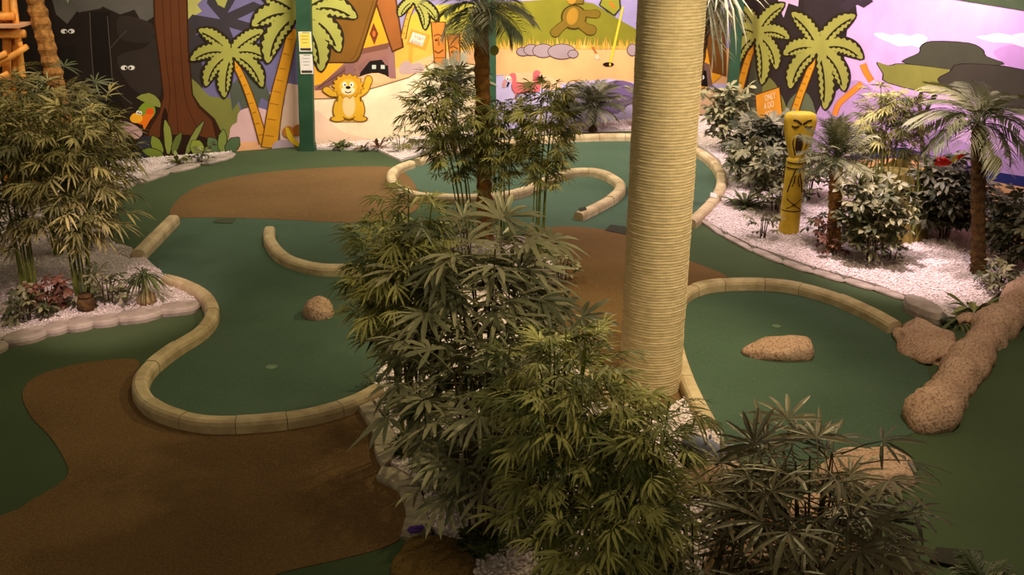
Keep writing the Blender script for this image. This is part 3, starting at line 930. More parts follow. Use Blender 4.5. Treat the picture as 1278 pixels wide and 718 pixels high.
# ---------------------------------------------------------------- rocks
def rock_mesh(sx, sy, sz, seed, rough=.16, sub=4, flat=.0, freq=1.6, skew=False):
    bm = bmesh.new()
    bmesh.ops.create_icosphere(bm, subdivisions=sub, radius=1)
    o = Vector((seed * 7.3, seed * 3.1, seed * 1.7))
    for v in bm.verts:
        p = v.co.normalized()
        d = 1 + rough * 1.5 * noise.noise(p * freq + o) + rough * .5 * noise.noise(p * freq * 3 + o) + rough * .14 * noise.noise(p * 14 + o)
        q = p * d
        q = Vector((q.x * sx, q.y * sy, (q.z if q.z <= 0 or flat else q.z ** .72) * sz))
        if flat and q.z > sz * flat:
            q.z = sz * flat + (q.z - sz * flat) * .3
        if skew:                      # steep cut on one side, long tail on the other
            q.z *= .82 + .3 * q.x / sx
            q.x = min(q.x, sx * .72 + (q.x - sx * .72) * .35)
        if q.z < 0:
            q.z *= .12
        v.co = q
    V = [v.co.copy() for v in bm.verts]
    Fc = [[v.index for v in f.verts] for f in bm.faces]
    bm.free()
    return V, Fc


def rock(name, label, px, py, s, rot, seed, m=None, cat='rock', group=None, **kw):
    V, Fc = rock_mesh(*s, seed, **kw)
    o = obj(name, V, Fc, m or M_ROCK, None, True)
    o.location = G(px, py)
    o.rotation_euler = (0, 0, rot)
    return tag(o, label, cat, group)


rock('boulder', 'rounded tan pebbledash boulder standing alone on the left putting green', 398, 394, (.16, .15, .21), .2, 1, rough=.08)
rock('boulder', 'half-dome tan boulder in the middle of the right putting green', 974, 442, (.37, .2, .21), -.05, 2, rough=.07, skew=True)
rock('flat_rock', 'broad flat pinkish rock behind the dark spiky palm', 1082, 592, (.42, .32, .15), .45, 3, rough=.14, flat=.7)
rock('flat_rock', 'low tan rock under the fronds of the dark spiky palm', 1022, 640, (.26, .2, .1), .4, 4, rough=.2)
rock('flat_rock', 'small reddish tan rock beside the brown felt at the dark palm foot', 935, 690, (.22, .16, .08), .3, 5, rough=.2)
rock('flat_rock', 'brown flat-topped rock with a purple card on its edge', 545, 712, (.28, .38, .12), .3, 6, M_ROCKB, rough=.12, flat=.6)
rock('flat_rock', 'angular tan slab of rock at the end of the right timber curb', 1156, 432, (.3, .5, .17), -.1, 8, rough=.2, flat=.6)
rock('boulder', 'pale grey stone at the tip of the middle bed', 691, 346, (.15, .13, .13), .2, 9, M_SLAB, rough=.16)
rock('boulder', 'pale grey stone between the palm trunk and bamboo stems', 640, 305, (.22, .12, .1), .2, 10, M_SLAB, rough=.16)
rock('boulder', 'grey-brown boulder low in the left bed by the picture edge', 22, 392, (.2, .14, .16), .2, 11, M_SLATE, rough=.16)
rock('boulder', 'tan boulder under the agave leaves next to the ridge', 1208, 405, (.14, .12, .12), .6, 12, rough=.16)


def ridge(label, px, rad, seed):
    pts = arclen(catmull([G(x, y, .1) for x, y in px], 8), 0.04)
    base = Vector((pts[len(pts) // 2].x, pts[len(pts) // 2].y, 0))
    L = len(pts)
    V, Fc, n = [], [], 28
    for i, p in enumerate(pts):
        t = i / (L - 1)
        tg = (pts[min(i + 1, L - 1)] - pts[max(i - 1, 0)])
        tg.z = 0
        tg.normalize()
        s = Vector((tg.y, -tg.x, 0))
        lump = .76 + .38 * abs(math.sin(t * math.pi * 4.2 + .6)) ** .7
        taper = min(1, (t * (L - 1) * .04 / .22 + .02)) ** .5 * min(1, ((1 - t) * (L - 1) * .04 / .2 + .02)) ** .5
        for k in range(n):
            a = 2 * math.pi * k / n
            r = rad * lump * taper * (1 + .26 * noise.noise(Vector((p.x * 4, p.y * 4, math.sin(a) + seed))) + .11 * noise.noise(Vector((p.x * 14 + math.cos(a) * 3, p.y * 14, math.sin(a) * 3 + seed))))
            z = math.sin(a) * r * 1.1
            V.append(Vector((p.x, p.y, 0)) - base + s * math.cos(a) * r + Vector((0, 0, z if z > 0 else z * .1)))
    for i in range(L - 1):
        for k in range(n):
            Fc.append([i * n + k, i * n + (k + 1) % n, (i + 1) * n + (k + 1) % n, (i + 1) * n + k])
    Fc += [list(range(n))[::-1], [(L - 1) * n + k for k in range(n)]]
    o = obj('rock_ridge', V, Fc, M_ROCK, None, True)
    o.location = base
    return tag(o, label, 'rock')


rock('boulder', 'tan boulder hidden in leaves that carries the blue-grey animal ornaments', 892, 612, (.3, .2, .27), .1, 14, rough=.08, flat=.6)
ridge('long lumpy tan rock ridge sloping across the right green', [(1148, 528), (1172, 500), (1206, 450), (1240, 405), (1272, 375), (1320, 335)], .19, 2)


def slab(label, px, h, m, name='border_stone', group=None, rnd=.5, z0=0.0):
    """a low stone slab with an uneven outline and a rounded top edge"""
    pts = [G(x, y, h) for x, y in px]
    pts = catmull([Vector((p.x, p.y, 0)) for p in pts], 3, True) if rnd > .45 else [Vector((p.x, p.y, 0)) for p in pts]
    c = sum(pts, Vector()) / len(pts)
    A = sum(pts[i].x * pts[(i + 1) % len(pts)].y - pts[(i + 1) % len(pts)].x * pts[i].y for i in range(len(pts)))
    if A < 0:
        pts.reverse()
    V, n = [], len(pts)
    for f, z in ((1.0, 0), (1.03, h * .5), (.97, h * .85), (.86, h)):
        for p in pts:
            q = c + (p - c) * (f if f != .86 else 1 - .14 * rnd)
            V.append(q - c + Vector((0, 0, z + z0 + noise.noise(q * 9) * .008)))
    Fc = []
    for i in range(3):
        for k in range(n):
            Fc.append([i * n + k, i * n + (k + 1) % n, (i + 1) * n + (k + 1) % n, (i + 1) * n + k])
    Fc += [[3 * n + k for k in range(n)], list(range(n))[::-1]]
    o = obj(name, V, Fc, m)
    o.location = c
    return tag(o, label, 'stone', group)


def lens(x0, y0, x1, y1, w0):
    """a long stone between two picture points, w0 picture units deep"""
    out = []
    for k in range(10):
        a = 2 * math.pi * k / 10
        t = .5 + .5 * math.cos(a)
        s = math.copysign(abs(math.sin(a)) ** .7, math.sin(a)) * w0 / 2
        out.append((x0 + (x1 - x0) * t + random.uniform(-1, 1), y0 + (y1 - y0) * t + s))
    return out


random.seed(11)
for (x0, y0, x1, y1, w0), lab in (((-52, 442, 7, 428), 0), ((4, 423, 58, 410), 0), ((56, 410, 88, 400), 0), ((82, 402, 116, 397), 0), ((116, 399, 148, 394), 0), ((146, 395, 202, 385), 0), ((200, 384, 248, 376), 0)) and \
        [((-52, 440, 7, 426, 11), 'pale border stone cut by the left picture edge'), ((4, 421, 58, 410, 13), 'long pale border stone at the left end of the front row'),
         ((55, 409, 88, 401, 11), 'pale border stone second from the left in the front row'), ((82, 403, 118, 396, 13), 'rounded pale border stone below the brown pot in the front row'),
         ((115, 399, 148, 394, 9), 'smallest pale border stone of the front row'), ((146, 394, 202, 385, 12), 'long pale border stone in front of the bulbous plant'),
         ((199, 384, 248, 377, 12), 'pale border stone wedged against the timber curb corner')]:
    slab(lab, lens(x0 - 2, y0, x1 + 2, y1, w0), .075, M_SLAB, rnd=1.0)
for x0, y0, x1, y1, w0, lab in ((132, 240, 170, 226, 6, 'flat kerb stone nearest the leaves in the left back edging'), (168, 226, 212, 212, 6, 'flat kerb stone second in the left back edging'),
                                (210, 212, 252, 202, 6, 'flat kerb stone third in the left back edging'), (250, 202, 294, 191, 6, 'flat kerb stone at the mural end of the left back edging'),
                                (140, 308, 172, 317, 14, 'grey stone at the lower end of the log rail')):
    slab(lab, lens(x0, y0, x1, y1, w0), .045, M_SLAB)
gr = [(872, 271), (902, 292), (938, 310), (976, 325), (1014, 337), (1052, 348), (1090, 358), (1128, 370), (1176, 388)]
names = ['first', 'second', 'third', 'fourth', 'fifth', 'sixth', 'seventh', 'eighth']
for i in range(8):
    slab('flat pale kerb stone edging the right gravel bed, %s from the column' % names[i], lens(*gr[i], *[gr[i + 1][0] + 2, gr[i + 1][1] + 1], 6.5 if i < 7 else 16), .03 if i < 7 else .12, M_SLAB, group=None)
for pxs, lab in (([(445, 503), (463, 498), (480, 522), (493, 540), (495, 553), (468, 557), (464, 533)], 'largest slate slab touching the end of the S-shaped curb'),
                 ([(467, 557), (496, 553), (492, 568), (480, 581), (471, 570)], 'small slate slab second from the S-shaped curb'),
                 ([(476, 581), (492, 583), (514, 596), (525, 606), (498, 607), (470, 592)], 'jagged slate slab below the round moss skirt'),
                 ([(496, 606), (524, 607), (535, 640), (508, 647), (505, 625)], 'tall slate slab above the purple card'),
                 ([(505, 646), (534, 640), (538, 660), (520, 667), (500, 664)], 'last slate slab under the purple card')):
    slab(lab, pxs, .06, M_SLATE, name='slate_slab', rnd=.4)

# ---------------------------------------------------------------- gravel beds
rng = np.random.default_rng(4)


def inside(x, y, poly):
    c = np.zeros(len(x), bool)
    n = len(poly)
    for i in range(n):
        x0, y0 = poly[i]
        x1, y1 = poly[(i + 1) % n]
        if y0 == y1:
            continue
        k = ((y0 > y) != (y1 > y)) & (x < (x1 - x0) * (y - y0) / (y1 - y0) + x0)
        c ^= k
    return c


def gravel(px, count, label, size=(.008, .016), h=.035):
    pts = [G(x, y, 0) for x, y in px]
    base = sum(pts, Vector()) / len(pts)
    poly = [(p.x, p.y) for p in pts]
    root = thing('gravel_bed', label, 'gravel', base)
    n = len(pts)
    V = [(p.x - base.x, p.y - base.y, h) for p in pts] + [(p.x - base.x, p.y - base.y, 0.0005) for p in pts]
    A = sum(poly[i][0] * poly[(i + 1) % n][1] - poly[(i + 1) % n][0] * poly[i][1] for i in range(n))
    Fc = [list(range(n))] + [[i, i + n, (i + 1) % n + n, (i + 1) % n] for i in range(n)]
    if A < 0:
        Fc = [f[::-1] for f in Fc]
    obj('bed', V, Fc, M_GRAVBED, root)
    xs, ys = [p[0] for p in poly], [p[1] for p in poly]
    X, Y = np.empty(0), np.empty(0)
    while len(X) < count:
        x = rng.uniform(min(xs), max(xs), count)
        y = rng.uniform(min(ys), max(ys), count)
        k = inside(x, y, poly)
        X, Y = np.append(X, x[k]), np.append(Y, y[k])
    X, Y = X[:count], Y[:count]
    octa = np.array([(1, 0, 0), (-1, 0, 0), (0, 1, 0), (0, -1, 0), (0, 0, 1), (0, 0, -1)], float)
    tri = np.array([(0, 2, 4), (2, 1, 4), (1, 3, 4), (3, 0, 4), (2, 0, 5), (1, 2, 5), (3, 1, 5), (0, 3, 5)])
    S = rng.uniform(size[0], size[1], (count, 1, 1)) * rng.uniform(.6, 1.3, (count, 6, 1))
    a = rng.uniform(0, 6.28, count)
    b = rng.uniform(-.8, .8, count)
    o = octa[None] * S * np.array([1.25, .9, .75])
    ca, sa, cb_, sb = np.cos(a)[:, None], np.sin(a)[:, None], np.cos(b)[:, None], np.sin(b)[:, None]
    x1 = o[..., 0] * cb_ + o[..., 2] * sb
    z1 = -o[..., 0] * sb + o[..., 2] * cb_
    vx = x1 * ca - o[..., 1] * sa + (X - base.x)[:, None]
    vy = x1 * sa + o[..., 1] * ca + (Y - base.y)[:, None]
    vz = z1 + (h + rng.uniform(-.002, .014, count))[:, None]
    VV = np.stack([vx, vy, vz], -1).reshape(-1, 3)
    FF = (tri[None] + (np.arange(count) * 6)[:, None, None]).reshape(-1, 3)
    me = bpy.data.meshes.new('gravel')
    me.vertices.add(len(VV))
    me.vertices.foreach_set('co', VV.ravel())
    me.loops.add(FF.size)
    me.loops.foreach_set('vertex_index', FF.ravel().astype(np.int32))
    me.polygons.add(len(FF))
    me.polygons.foreach_set('loop_start', np.arange(0, FF.size, 3, dtype=np.int32))
    me.update(calc_edges=True)
    me.materials.append(M_GRAVEL)
    g = bpy.data.objects.new('gravel', me)
    COL.objects.link(g)
    g.parent = root
    g['kind'] = 'stuff'
    return root


gravel([(-120, 452), (0, 425), (60, 406), (130, 396), (200, 385), (246, 378), (256, 372), (232, 356), (205, 346), (172, 316), (140, 306), (126, 270), (138, 238), (170, 224), (215, 208), (290, 192), (286, 191.5), (-120, 224)],
       16000, 'bed of pinkish white gravel chips under the left bamboo')
gravel([(395, 187), (470, 188), (500, 202), (550, 186), (620, 174), (700, 166), (784, 164), (800, 164), (800, 150.5), (396, 183)], 5000, 'strip of pale gravel between the mural and the far green')
gravel([(840, 172), (872, 183), (898, 202), (906, 222), (898, 245), (872, 272), (902, 291), (938, 309), (1014, 336), (1090, 357), (1172, 388), (1184, 400), (1214, 396), (1250, 366), (1300, 340), (1262, 305), (904, 146), (840, 148.5)],
       34000, 'wide bed of bright white gravel chips under the right mural')
gravel([(462, 498), (482, 522), (496, 552), (482, 580), (526, 606), (538, 660), (590, 730), (640, 780), (850, 780), (905, 640), (925, 590), (884, 530), (862, 500), (800, 525), (745, 486), (700, 440), (650, 380), (700, 350),
        (690, 330), (650, 310), (600, 290), (560, 300), (510, 380), (480, 450)], 15000, 'bed of dim white gravel around the middle bamboo clumps', (.012, .022))


# ---------------------------------------------------------------- plants: shared leaf meshes
random.seed(21)


def spray_mesh(m, n, L, wd, spreadang, seed, tw=.16):
    """a twig along +X with lance-shaped leaflets"""
    r = random.Random(seed)
    b = MB()
    b.tube([(0, 0, 0), (tw * .5, 0, .01), (tw, 0, -.005)], [.004, .003, .002], 4, False)
    for i in range(n):
        t = i / (n - 1)
        x = tw * (.35 + .65 * t)
        side = (-1 if i % 2 else 1)
        a = side * spreadang * (1 - t * .85) * r.uniform(.7, 1.15)
        d = Vector((math.cos(a), math.sin(a), r.uniform(-.25, .35)))
        l = L * r.uniform(.75, 1.15)
        b.leaf((x, 0, 0), d, Vector((r.uniform(-.4, .4), r.uniform(-.4, .4), 1)), l, wd * r.uniform(.8, 1.2), r.uniform(.25, .7), .12)
    return b


def bank(name, m, n=6, cnt=(7, 10), L=.19, wd=.024, spread=1.2, tw=.15):
    out = []
    for k in range(n):
        b = spray_mesh(m, random.randint(*cnt), L, wd, spread, 100 + k * 7 + hash(len(name)) % 50, tw)
        out.append(b.mesh(name, m))
    return out


def fan_mesh(m, n, L, wd, span, seed, pet=.22, droop=.35):
    r = random.Random(seed)
    b = MB()
    b.tube([(0, 0, 0), (pet * .6, 0, .05), (pet, 0, .06)], [.005, .004, .003], 4, False)
    for i in range(n):
        a = -span / 2 + span * i / (n - 1) + r.uniform(-.08, .08)
        d = Vector((math.cos(a), math.sin(a), r.uniform(-.1, .22)))
        b.leaf((pet, 0, .06), d, Vector((r.uniform(-.3, .3), r.uniform(-.3, .3), 1)), L * r.uniform(.85, 1.1) * (1 - .18 * abs(a) / (span / 2)), wd * r.uniform(.85, 1.15), droop * r.uniform(.5, 1.4), .14,
               ((.25, .8), (.6, 1.0), (.88, .55)))
    return b.mesh('fan_leaf', m)


def frond_mesh(m, n, L, leafl, wd, droop, seed, vee=.5, name='frond'):
    """a feather frond: arching midrib along +X, leaflets either side"""
    r = random.Random(seed)
    b = MB()
    path = lambda t: Vector((L * t * (1 - .18 * t * droop), 0, L * (.28 * t - droop * t * t * .75)))
    b.tube([path(i / 6) for i in range(7)], [.011 * (1 - i / 7.5) * L + .002 for i in range(7)], 4, False)
    for i in range(n):
        t = .16 + .84 * i / (n - 1)
        p = path(t)
        tg = (path(min(1, t + .03)) - path(t - .03)).normalized()
        prof = (.55 + 1.3 * t if t < .35 else 1.0) * (1 - max(0, t - .7) * 1.5)
        for s in (-1, 1):
            d = tg * .62 + Vector((0, s, 0)) * .8 + Vector((0, 0, vee * .35 + r.uniform(-.12, .12)))
            b.leaf(p, d, Vector((0, -s * .3, 1)), leafl * prof * r.uniform(.88, 1.1), wd, r.uniform(.3, .6), .1, ((.4, 1.0), (.75, .6)))
    return b.mesh(name, m)


def rosette_mesh(m, n, L, wd, seed, droop=.5):
    r = random.Random(seed)
    b = MB()
    b.tube([(0, 0, 0), (.06, 0, .01), (.1, 0, .01)], [.004, .003, .003], 4, False)
    for i in range(n):
        a = 2 * math.pi * i / n + r.uniform(-.15, .15)
        d = Vector((math.cos(a) + .25, math.sin(a), r.uniform(-.05, .3)))
        b.leaf((.1, 0, .01), d, Vector((0, 0, 1)), L * r.uniform(.8, 1.15), wd, droop * r.uniform(.5, 1.3), .1, ((.4, .85), (.75, 1.0)))
    return b.mesh('leaf_rosette', m)


def strap_mesh(m, L, wd, arch, seed, name='strap_leaf'):
    b = MB()
    pts = [Vector((L * (.25 * t + .55 * t * t * arch), 0, L * (t * .9 - arch * t * t * .95))) for t in [i / 6 for i in range(7)]]
    V, Fc = [], []
    for i, p in enumerate(pts):
        h = wd * .5 * (.7 + .6 * (i / 6)) * (1 if i < 4 else (1.25 - (i / 6)) * 2.2 if i < 6 else .05)
        V += [p + Vector((0, h, h * .25)), p, p + Vector((0, -h, h * .25))]
    for i in range(6):
        q = i * 3
        Fc += [[q, q + 1, q + 4, q + 3], [q + 1, q + 2, q + 5, q + 4]]
    b.V, b.F = V, Fc
    return b.mesh(name, m)


SPRAY = bank('leaf_spray', M_LEAF)
SPRAYY = bank('leaf_spray', M_LEAFY)
SPRAYD = bank('leaf_spray', M_LEAFD, L=.2, wd=.03)
SPRAYS = bank('leaf_spray', M_LEAF, L=.13, wd=.018, tw=.11)
FAND = [fan_mesh(mat('lady_palm_leaf', (92, 94, 62), (186, 178, 134), scale=2, rough=0.45, rand=True, spec=0.4), random.randint(7, 9), .3, .036, 3.4, 300 + k) for k in range(4)]
FANB = [fan_mesh(M_LEAFB, random.randint(8, 11), .27, .026, 3.3, 320 + k, .26, .3) for k in range(4)]
FANO = [fan_mesh(M_FROND, random.randint(8, 11), .3, .022, 3.6, 340 + k, .24, .3) for k in range(3)]
ROS = [rosette_mesh(M_LEAFS, random.randint(6, 8), .15, .05, 360 + k) for k in range(4)]
ROSD = [rosette_mesh(M_LEAFD, random.randint(5, 7), .11, .045, 370 + k) for k in range(3)]
ROSR = [rosette_mesh(M_CROTON, 6, .09, .045, 380 + k) for k in range(3)]


def orient(d, roll=0.0):
    """rotation that takes +X to d with Z kept up"""
    d = Vector(d).normalized()
    y = Vector((0, 0, 1)).cross(d)
    if y.length < 1e-3:
        y = Vector((0, 1, 0))
    y.normalize()
    z = d.cross(y)
    M = Matrix((d, y, z)).transposed()
    return M @ Matrix.Rotation(roll, 3, 'X')


def TRS(p, R, s):
    M = (R @ Matrix.Diagonal((s, s, s))).to_4x4()
    M.translation = p
    return M


def height_at(px, py, top):
    b = G(px, py)
    return max(.1, P(px, top, b.y).z)


def clump(name, label, cat, px, py, top, stems, sprays, bank_, spread, canopy=(0, 0), bare=.35, leafname='leaf_spray', stem_m=None, rad=.012, scale=(0.8, 1.25), base_r=.1, droop=(-.5, .35), seed=1, group=None,
          skirt=0.0, lean=.5, shell=None):
    """a multi-stemmed clump: each stem a part, each leafy twig a part of its stem"""
    r = random.Random(seed)
    b = G(px, py, .03)
    H = height_at(px, py, top) if top is not None else .6
    t = thing(name, label, cat, b, group)
    cdx = Vector((canopy[0] * mpp(b), canopy[1], 0))
    for s in range(stems):
        a = 2 * math.pi * (s + r.uniform(-.3, .3)) / stems
        p0 = Vector((math.cos(a), math.sin(a), 0)) * base_r * r.uniform(.3, 1)
        rr_ = spread * r.uniform(.25, 1.0) * lean
        p1 = cdx + Vector((math.cos(a) * rr_, math.sin(a) * rr_, H * r.uniform(.72, .97)))
        mid = p0.lerp(p1, .5) + Vector((0, 0, H * .06)) - (p1 - p0) * Vector((1, 1, 0)).length * 0 - Vector(((p1 - p0).x, (p1 - p0).y, 0)) * .18
        path = catmull([p0, mid, p1], 5)
        so = MB().tube(path, [rad * (1 - .55 * i / (len(path) - 1)) for i in range(len(path))], 6).build('stem', stem_m or M_STEM, t)
        k = sprays // stems + (1 if s < sprays % stems else 0)
        for i in range(k):
            f = bare + (1 - bare) * ((i + r.random()) / k) ** .85
            f = min(f, .999)
            q = path[int(f * (len(path) - 1))].lerp(path[min(len(path) - 1, int(f * (len(path) - 1)) + 1)], (f * (len(path) - 1)) % 1)
            az = r.uniform(0, 2 * math.pi)
            out = r.uniform(0.05, 1) ** .6
            env = math.sin(max(0.12, min(1, (f - bare) / (1 - bare) * .9 + .1)) * math.pi * .93) ** .6      # fuller at mid height
            off = Vector((math.cos(az), math.sin(az), r.uniform(-.25, .3))) * (spread * .55 * out * env)
            el = r.uniform(*droop) + (.5 if f > .93 else 0)
            d = Vector((math.cos(az), math.sin(az), el))
            inst(leafname, r.choice(bank_), so, TRS(q + off, orient(d, r.uniform(-.5, .5)), r.uniform(*scale)))
    if skirt:
        m = MB()
        for i in range(260):
            a, e = r.uniform(0, 6.28), r.uniform(0, 1.35)
            d = Vector((math.cos(a) * math.cos(e), math.sin(a) * math.cos(e), math.sin(e) * .7))
            m.leaf(d * skirt * r.uniform(.35, .8), d + Vector((r.uniform(-.6, .6), r.uniform(-.6, .6), r.uniform(-.3, .4))), (0, 0, 1), skirt * r.uniform(.3, .5), skirt * .18, .3, .1)
        m.ball((0, 0, 0), (skirt * .72, skirt * .72, skirt * .5), 12, 8)
        so = m.build('moss_skirt', M_MOSS, t)
        so['kind'] = 'stuff'
    return t


BG = None
# left bed
clump('bamboo_plant', 'yellowish bamboo with bare green stems behind the row of pale border stones', 'bamboo', 104, 372, 104, 10, 290, SPRAYY, .8, (8, 0), .3, seed=1, skirt=.0)
clump('bamboo_plant', 'yellowish bamboo at the left picture edge behind the red leafed plant', 'bamboo', 36, 372, 98, 10, 280, SPRAYY, .8, (0, 0), .3, seed=2)
clump('bamboo_plant', 'tall yellowish bamboo at the back of the left bed below the leaning trunk', 'bamboo', 72, 318, 80, 9, 280, SPRAYY, .85, (0, 0), .3, seed=3)
clump('bamboo_plant', 'yellowish bamboo half outside the frame at far left', 'bamboo', -40, 352, 100, 7, 180, SPRAYY, .8, (0, 0), .3, seed=4)
clump('bamboo_plant', 'lower yellowish bamboo reaching towards the dark parrot rock', 'bamboo', 122, 300, 150, 7, 190, SPRAYY, .62, (10, 0), .2, seed=5)
clump('fan_palm_shrub', 'grey-green fan palm shrub in front of the dark painted jungle', 'palm', 88, 262, 88, 5, 34, FANO, .55, (6, 0), .55, 'fan_leaf', M_STEMD, seed=6)
# middle bed, back
clump('bamboo_plant', 'slim bamboo with thin leaves in front of the cream painted path', 'bamboo', 584, 303, 84, 8, 240, SPRAYS, .62, (-42, 0), .42, stem_m=M_STEM, rad=.01, scale=(.9, 1.35), seed=7)
clump('bamboo_plant', 'slim bamboo close at the right of the tall palm trunk', 'bamboo', 626, 306, 120, 7, 210, SPRAYS, .52, (0, 0), .45, rad=.01, scale=(.9, 1.3), seed=8)
clump('bamboo_plant', 'slim bamboo with green stems beside the pale stone at the bed tip', 'bamboo', 672, 318, 92, 7, 220, SPRAYS, .42, (12, 0), .4, rad=.01, scale=(.9, 1.3), seed=9, skirt=.2)
# middle bed, front
clump('bamboo_plant', 'large leafy bamboo over the left putting green with moss round its stems', 'bamboo', 514, 562, 228, 12, 300, SPRAY, .5, (4, 0.0), .42, rad=.012, scale=(.65, 1.0), seed=10, skirt=.2)
clump('bamboo_plant', 'leafy bamboo behind the slate slab by the S-shaped curb end', 'bamboo', 502, 502, 262, 7, 190, SPRAY, .4, (10, 0.0), .45, rad=.01, scale=(.65, 1.0), seed=11, skirt=.17)
clump('lady_palm', 'dark broad-fingered lady palm in the middle of the centre bed', 'palm', 608, 606, 298, 11, 230, FAND, .64, (6, 0.2), .1, 'fan_leaf', M_STEMD, rad=.014, seed=12, scale=(.8, 1.15))
clump('lady_palm', 'dark lady palm with drooping fans and a mossy foot above the gravel', 'palm', 602, 682, 420, 8, 66, FAND, .5, (0, 0.1), .3, 'fan_leaf', M_STEMD, rad=.012, seed=13, scale=(.75, 1.05), skirt=.2)
clump('bamboo_plant', 'bright leafy bamboo leaning towards the rope column', 'bamboo', 690, 735, 405, 12, 300, SPRAY, .46, (0, 0.0), .25, rad=.011, scale=(.55, .95), seed=14)
clump('bamboo_plant', 'bright leafy bamboo in front of the foot of the rope column', 'bamboo', 788, 765, 472, 11, 290, SPRAY, .38, (4, 0.0), .18, rad=.011, scale=(.55, .95), seed=15)
clump('bamboo_plant', 'low dim bamboo at the bottom of the frame in the centre bed', 'bamboo', 750, 800, 610, 8, 190, SPRAY, .5, (0, 0.0), .1, rad=.011, scale=(.55, .95), seed=16)
clump('lady_palm', 'dark brownish spiky palm with long thin fingers in the foreground', 'palm', 1002, 775, 580, 13, 150, FANB, .5, (0, 0.1), .15, 'fan_leaf', M_STEMD, rad=.012, seed=17, scale=(.85, 1.25))
clump('lady_palm', 'low dark spiky palm at the bottom edge beside the brown felt', 'palm', 880, 800, 640, 6, 36, FANB, .5, (0, 0.0), .2, 'fan_leaf', M_STEMD, rad=.012, seed=18, scale=(.8, 1.1))
# right bed
clump('bamboo_plant', 'pale dusty bamboo in front of the lilac painted sky', 'bamboo', 1098, 268, 98, 8, 270, SPRAYS, .6, (0, 0), .4, rad=.01, scale=(1, 1.4), seed=19)
for px, py, top, stems, n, sp, bk, sc, lab, sd in (
        (950, 222, 152, 9, 230, .62, ROS, (.95, 1.45), 'large grey-green umbrella shrub left of the totem pole', 20),
        (905, 190, 104, 7, 120, .42, ROSD, (1.1, 1.6), 'dark shrub beside the rope column in the mural corner', 21),
        (1088, 326, 234, 8, 210, .46, ROSD, (.9, 1.3), 'dark green shrub right of the short palm trunk', 22),
        (1178, 298, 204, 8, 210, .54, ROS, (.9, 1.3), 'grey umbrella shrub under the red toy parrot', 23),
        (1262, 332, 242, 7, 150, .44, ROS, (.8, 1.2), 'grey umbrella shrub at the right picture edge', 24),
        (1136, 292, 236, 6, 120, .44, ROSD, (.9, 1.3), 'small dark shrub at the foot of the straw stump', 25),
        (1008, 250, 186, 6, 110, .44, ROSD, (.9, 1.3), 'dark shrub behind the totem pole', 26),
        (934, 234, 176, 5, 80, .34, ROSD, (1.0, 1.4), 'dark shrub at the bend of the far curb left of the umbrella shrub', 40),
        (966, 264, 192, 5, 110, .42, ROSD, (1.0, 1.4), 'dark shrub crowding the left side of the totem pole', 41),
        (1070, 292, 214, 5, 90, .42, ROSD, (1.0, 1.3), 'dark shrub between the short palm and the straw stump', 42),
        (1112, 326, 306, 3, 10, .15, ROSD, (.6, .8), 'tiny green plant on the white gravel by the dark shrub', 27),
        (952, 298, 262, 4, 16, .2, ROSD, (.7, 1.0), 'small leafy plant on the white gravel left of the totem foot', 28),
        (1040, 318, 282, 4, 18, .25, ROSR, (.8, 1.0), 'low reddish plant at the foot of the short palm', 29),
        (1022, 304, 270, 3, 14, .2, ROSD, (.7, 1.0), 'small dark plant between the totem and the short palm', 30),
        (62, 388, 352, 5, 30, .3, ROSR, (.8, 1.1), 'low red leafed plant among the left bamboo stems', 31),
        (36, 400, 372, 4, 20, .25, ROSD, (.8, 1.1), 'low dark leafed plant behind the left border stones', 32),
        (135, 380, 340, 4, 18, .25, ROSD, (.8, 1.1), 'low dark plant behind the brown pot', 33),
        (1245, 362, 335, 4, 24, .28, ROSD, (.7, 1.0), 'dark ground plant along the top of the rock ridge', 34),
        (700, 350, 318, 4, 20, .22, ROSD, (.6, .8), 'low dark plant beside the pale stone at the bed tip', 35),
        (580, 320, 280, 4, 24, .3, ROSD, (.7, 1.0), 'dark undergrowth plant at the foot of the tall palm', 36),
        (250, 203, 186, 3, 14, .25, ROSD, (.7, 1.0), 'small leafy plant at the mural foot in front of the painted tree', 37),
        (500, 188, 168, 3, 12, .22, ROSD, (.7, 1.0), 'small dark plant at the mural foot right of the red bromeliad', 38)):
    clump('umbrella_shrub' if bk is ROS else 'leafy_plant', lab, 'shrub' if top and (py - top) > 50 else 'plant', px, py, top, stems, n, bk, sp, (0, 0), .2, 'leaf_rosette', M_STEMD, rad=.009, scale=sc, seed=sd, base_r=.06,
          droop=(-.3, .7))


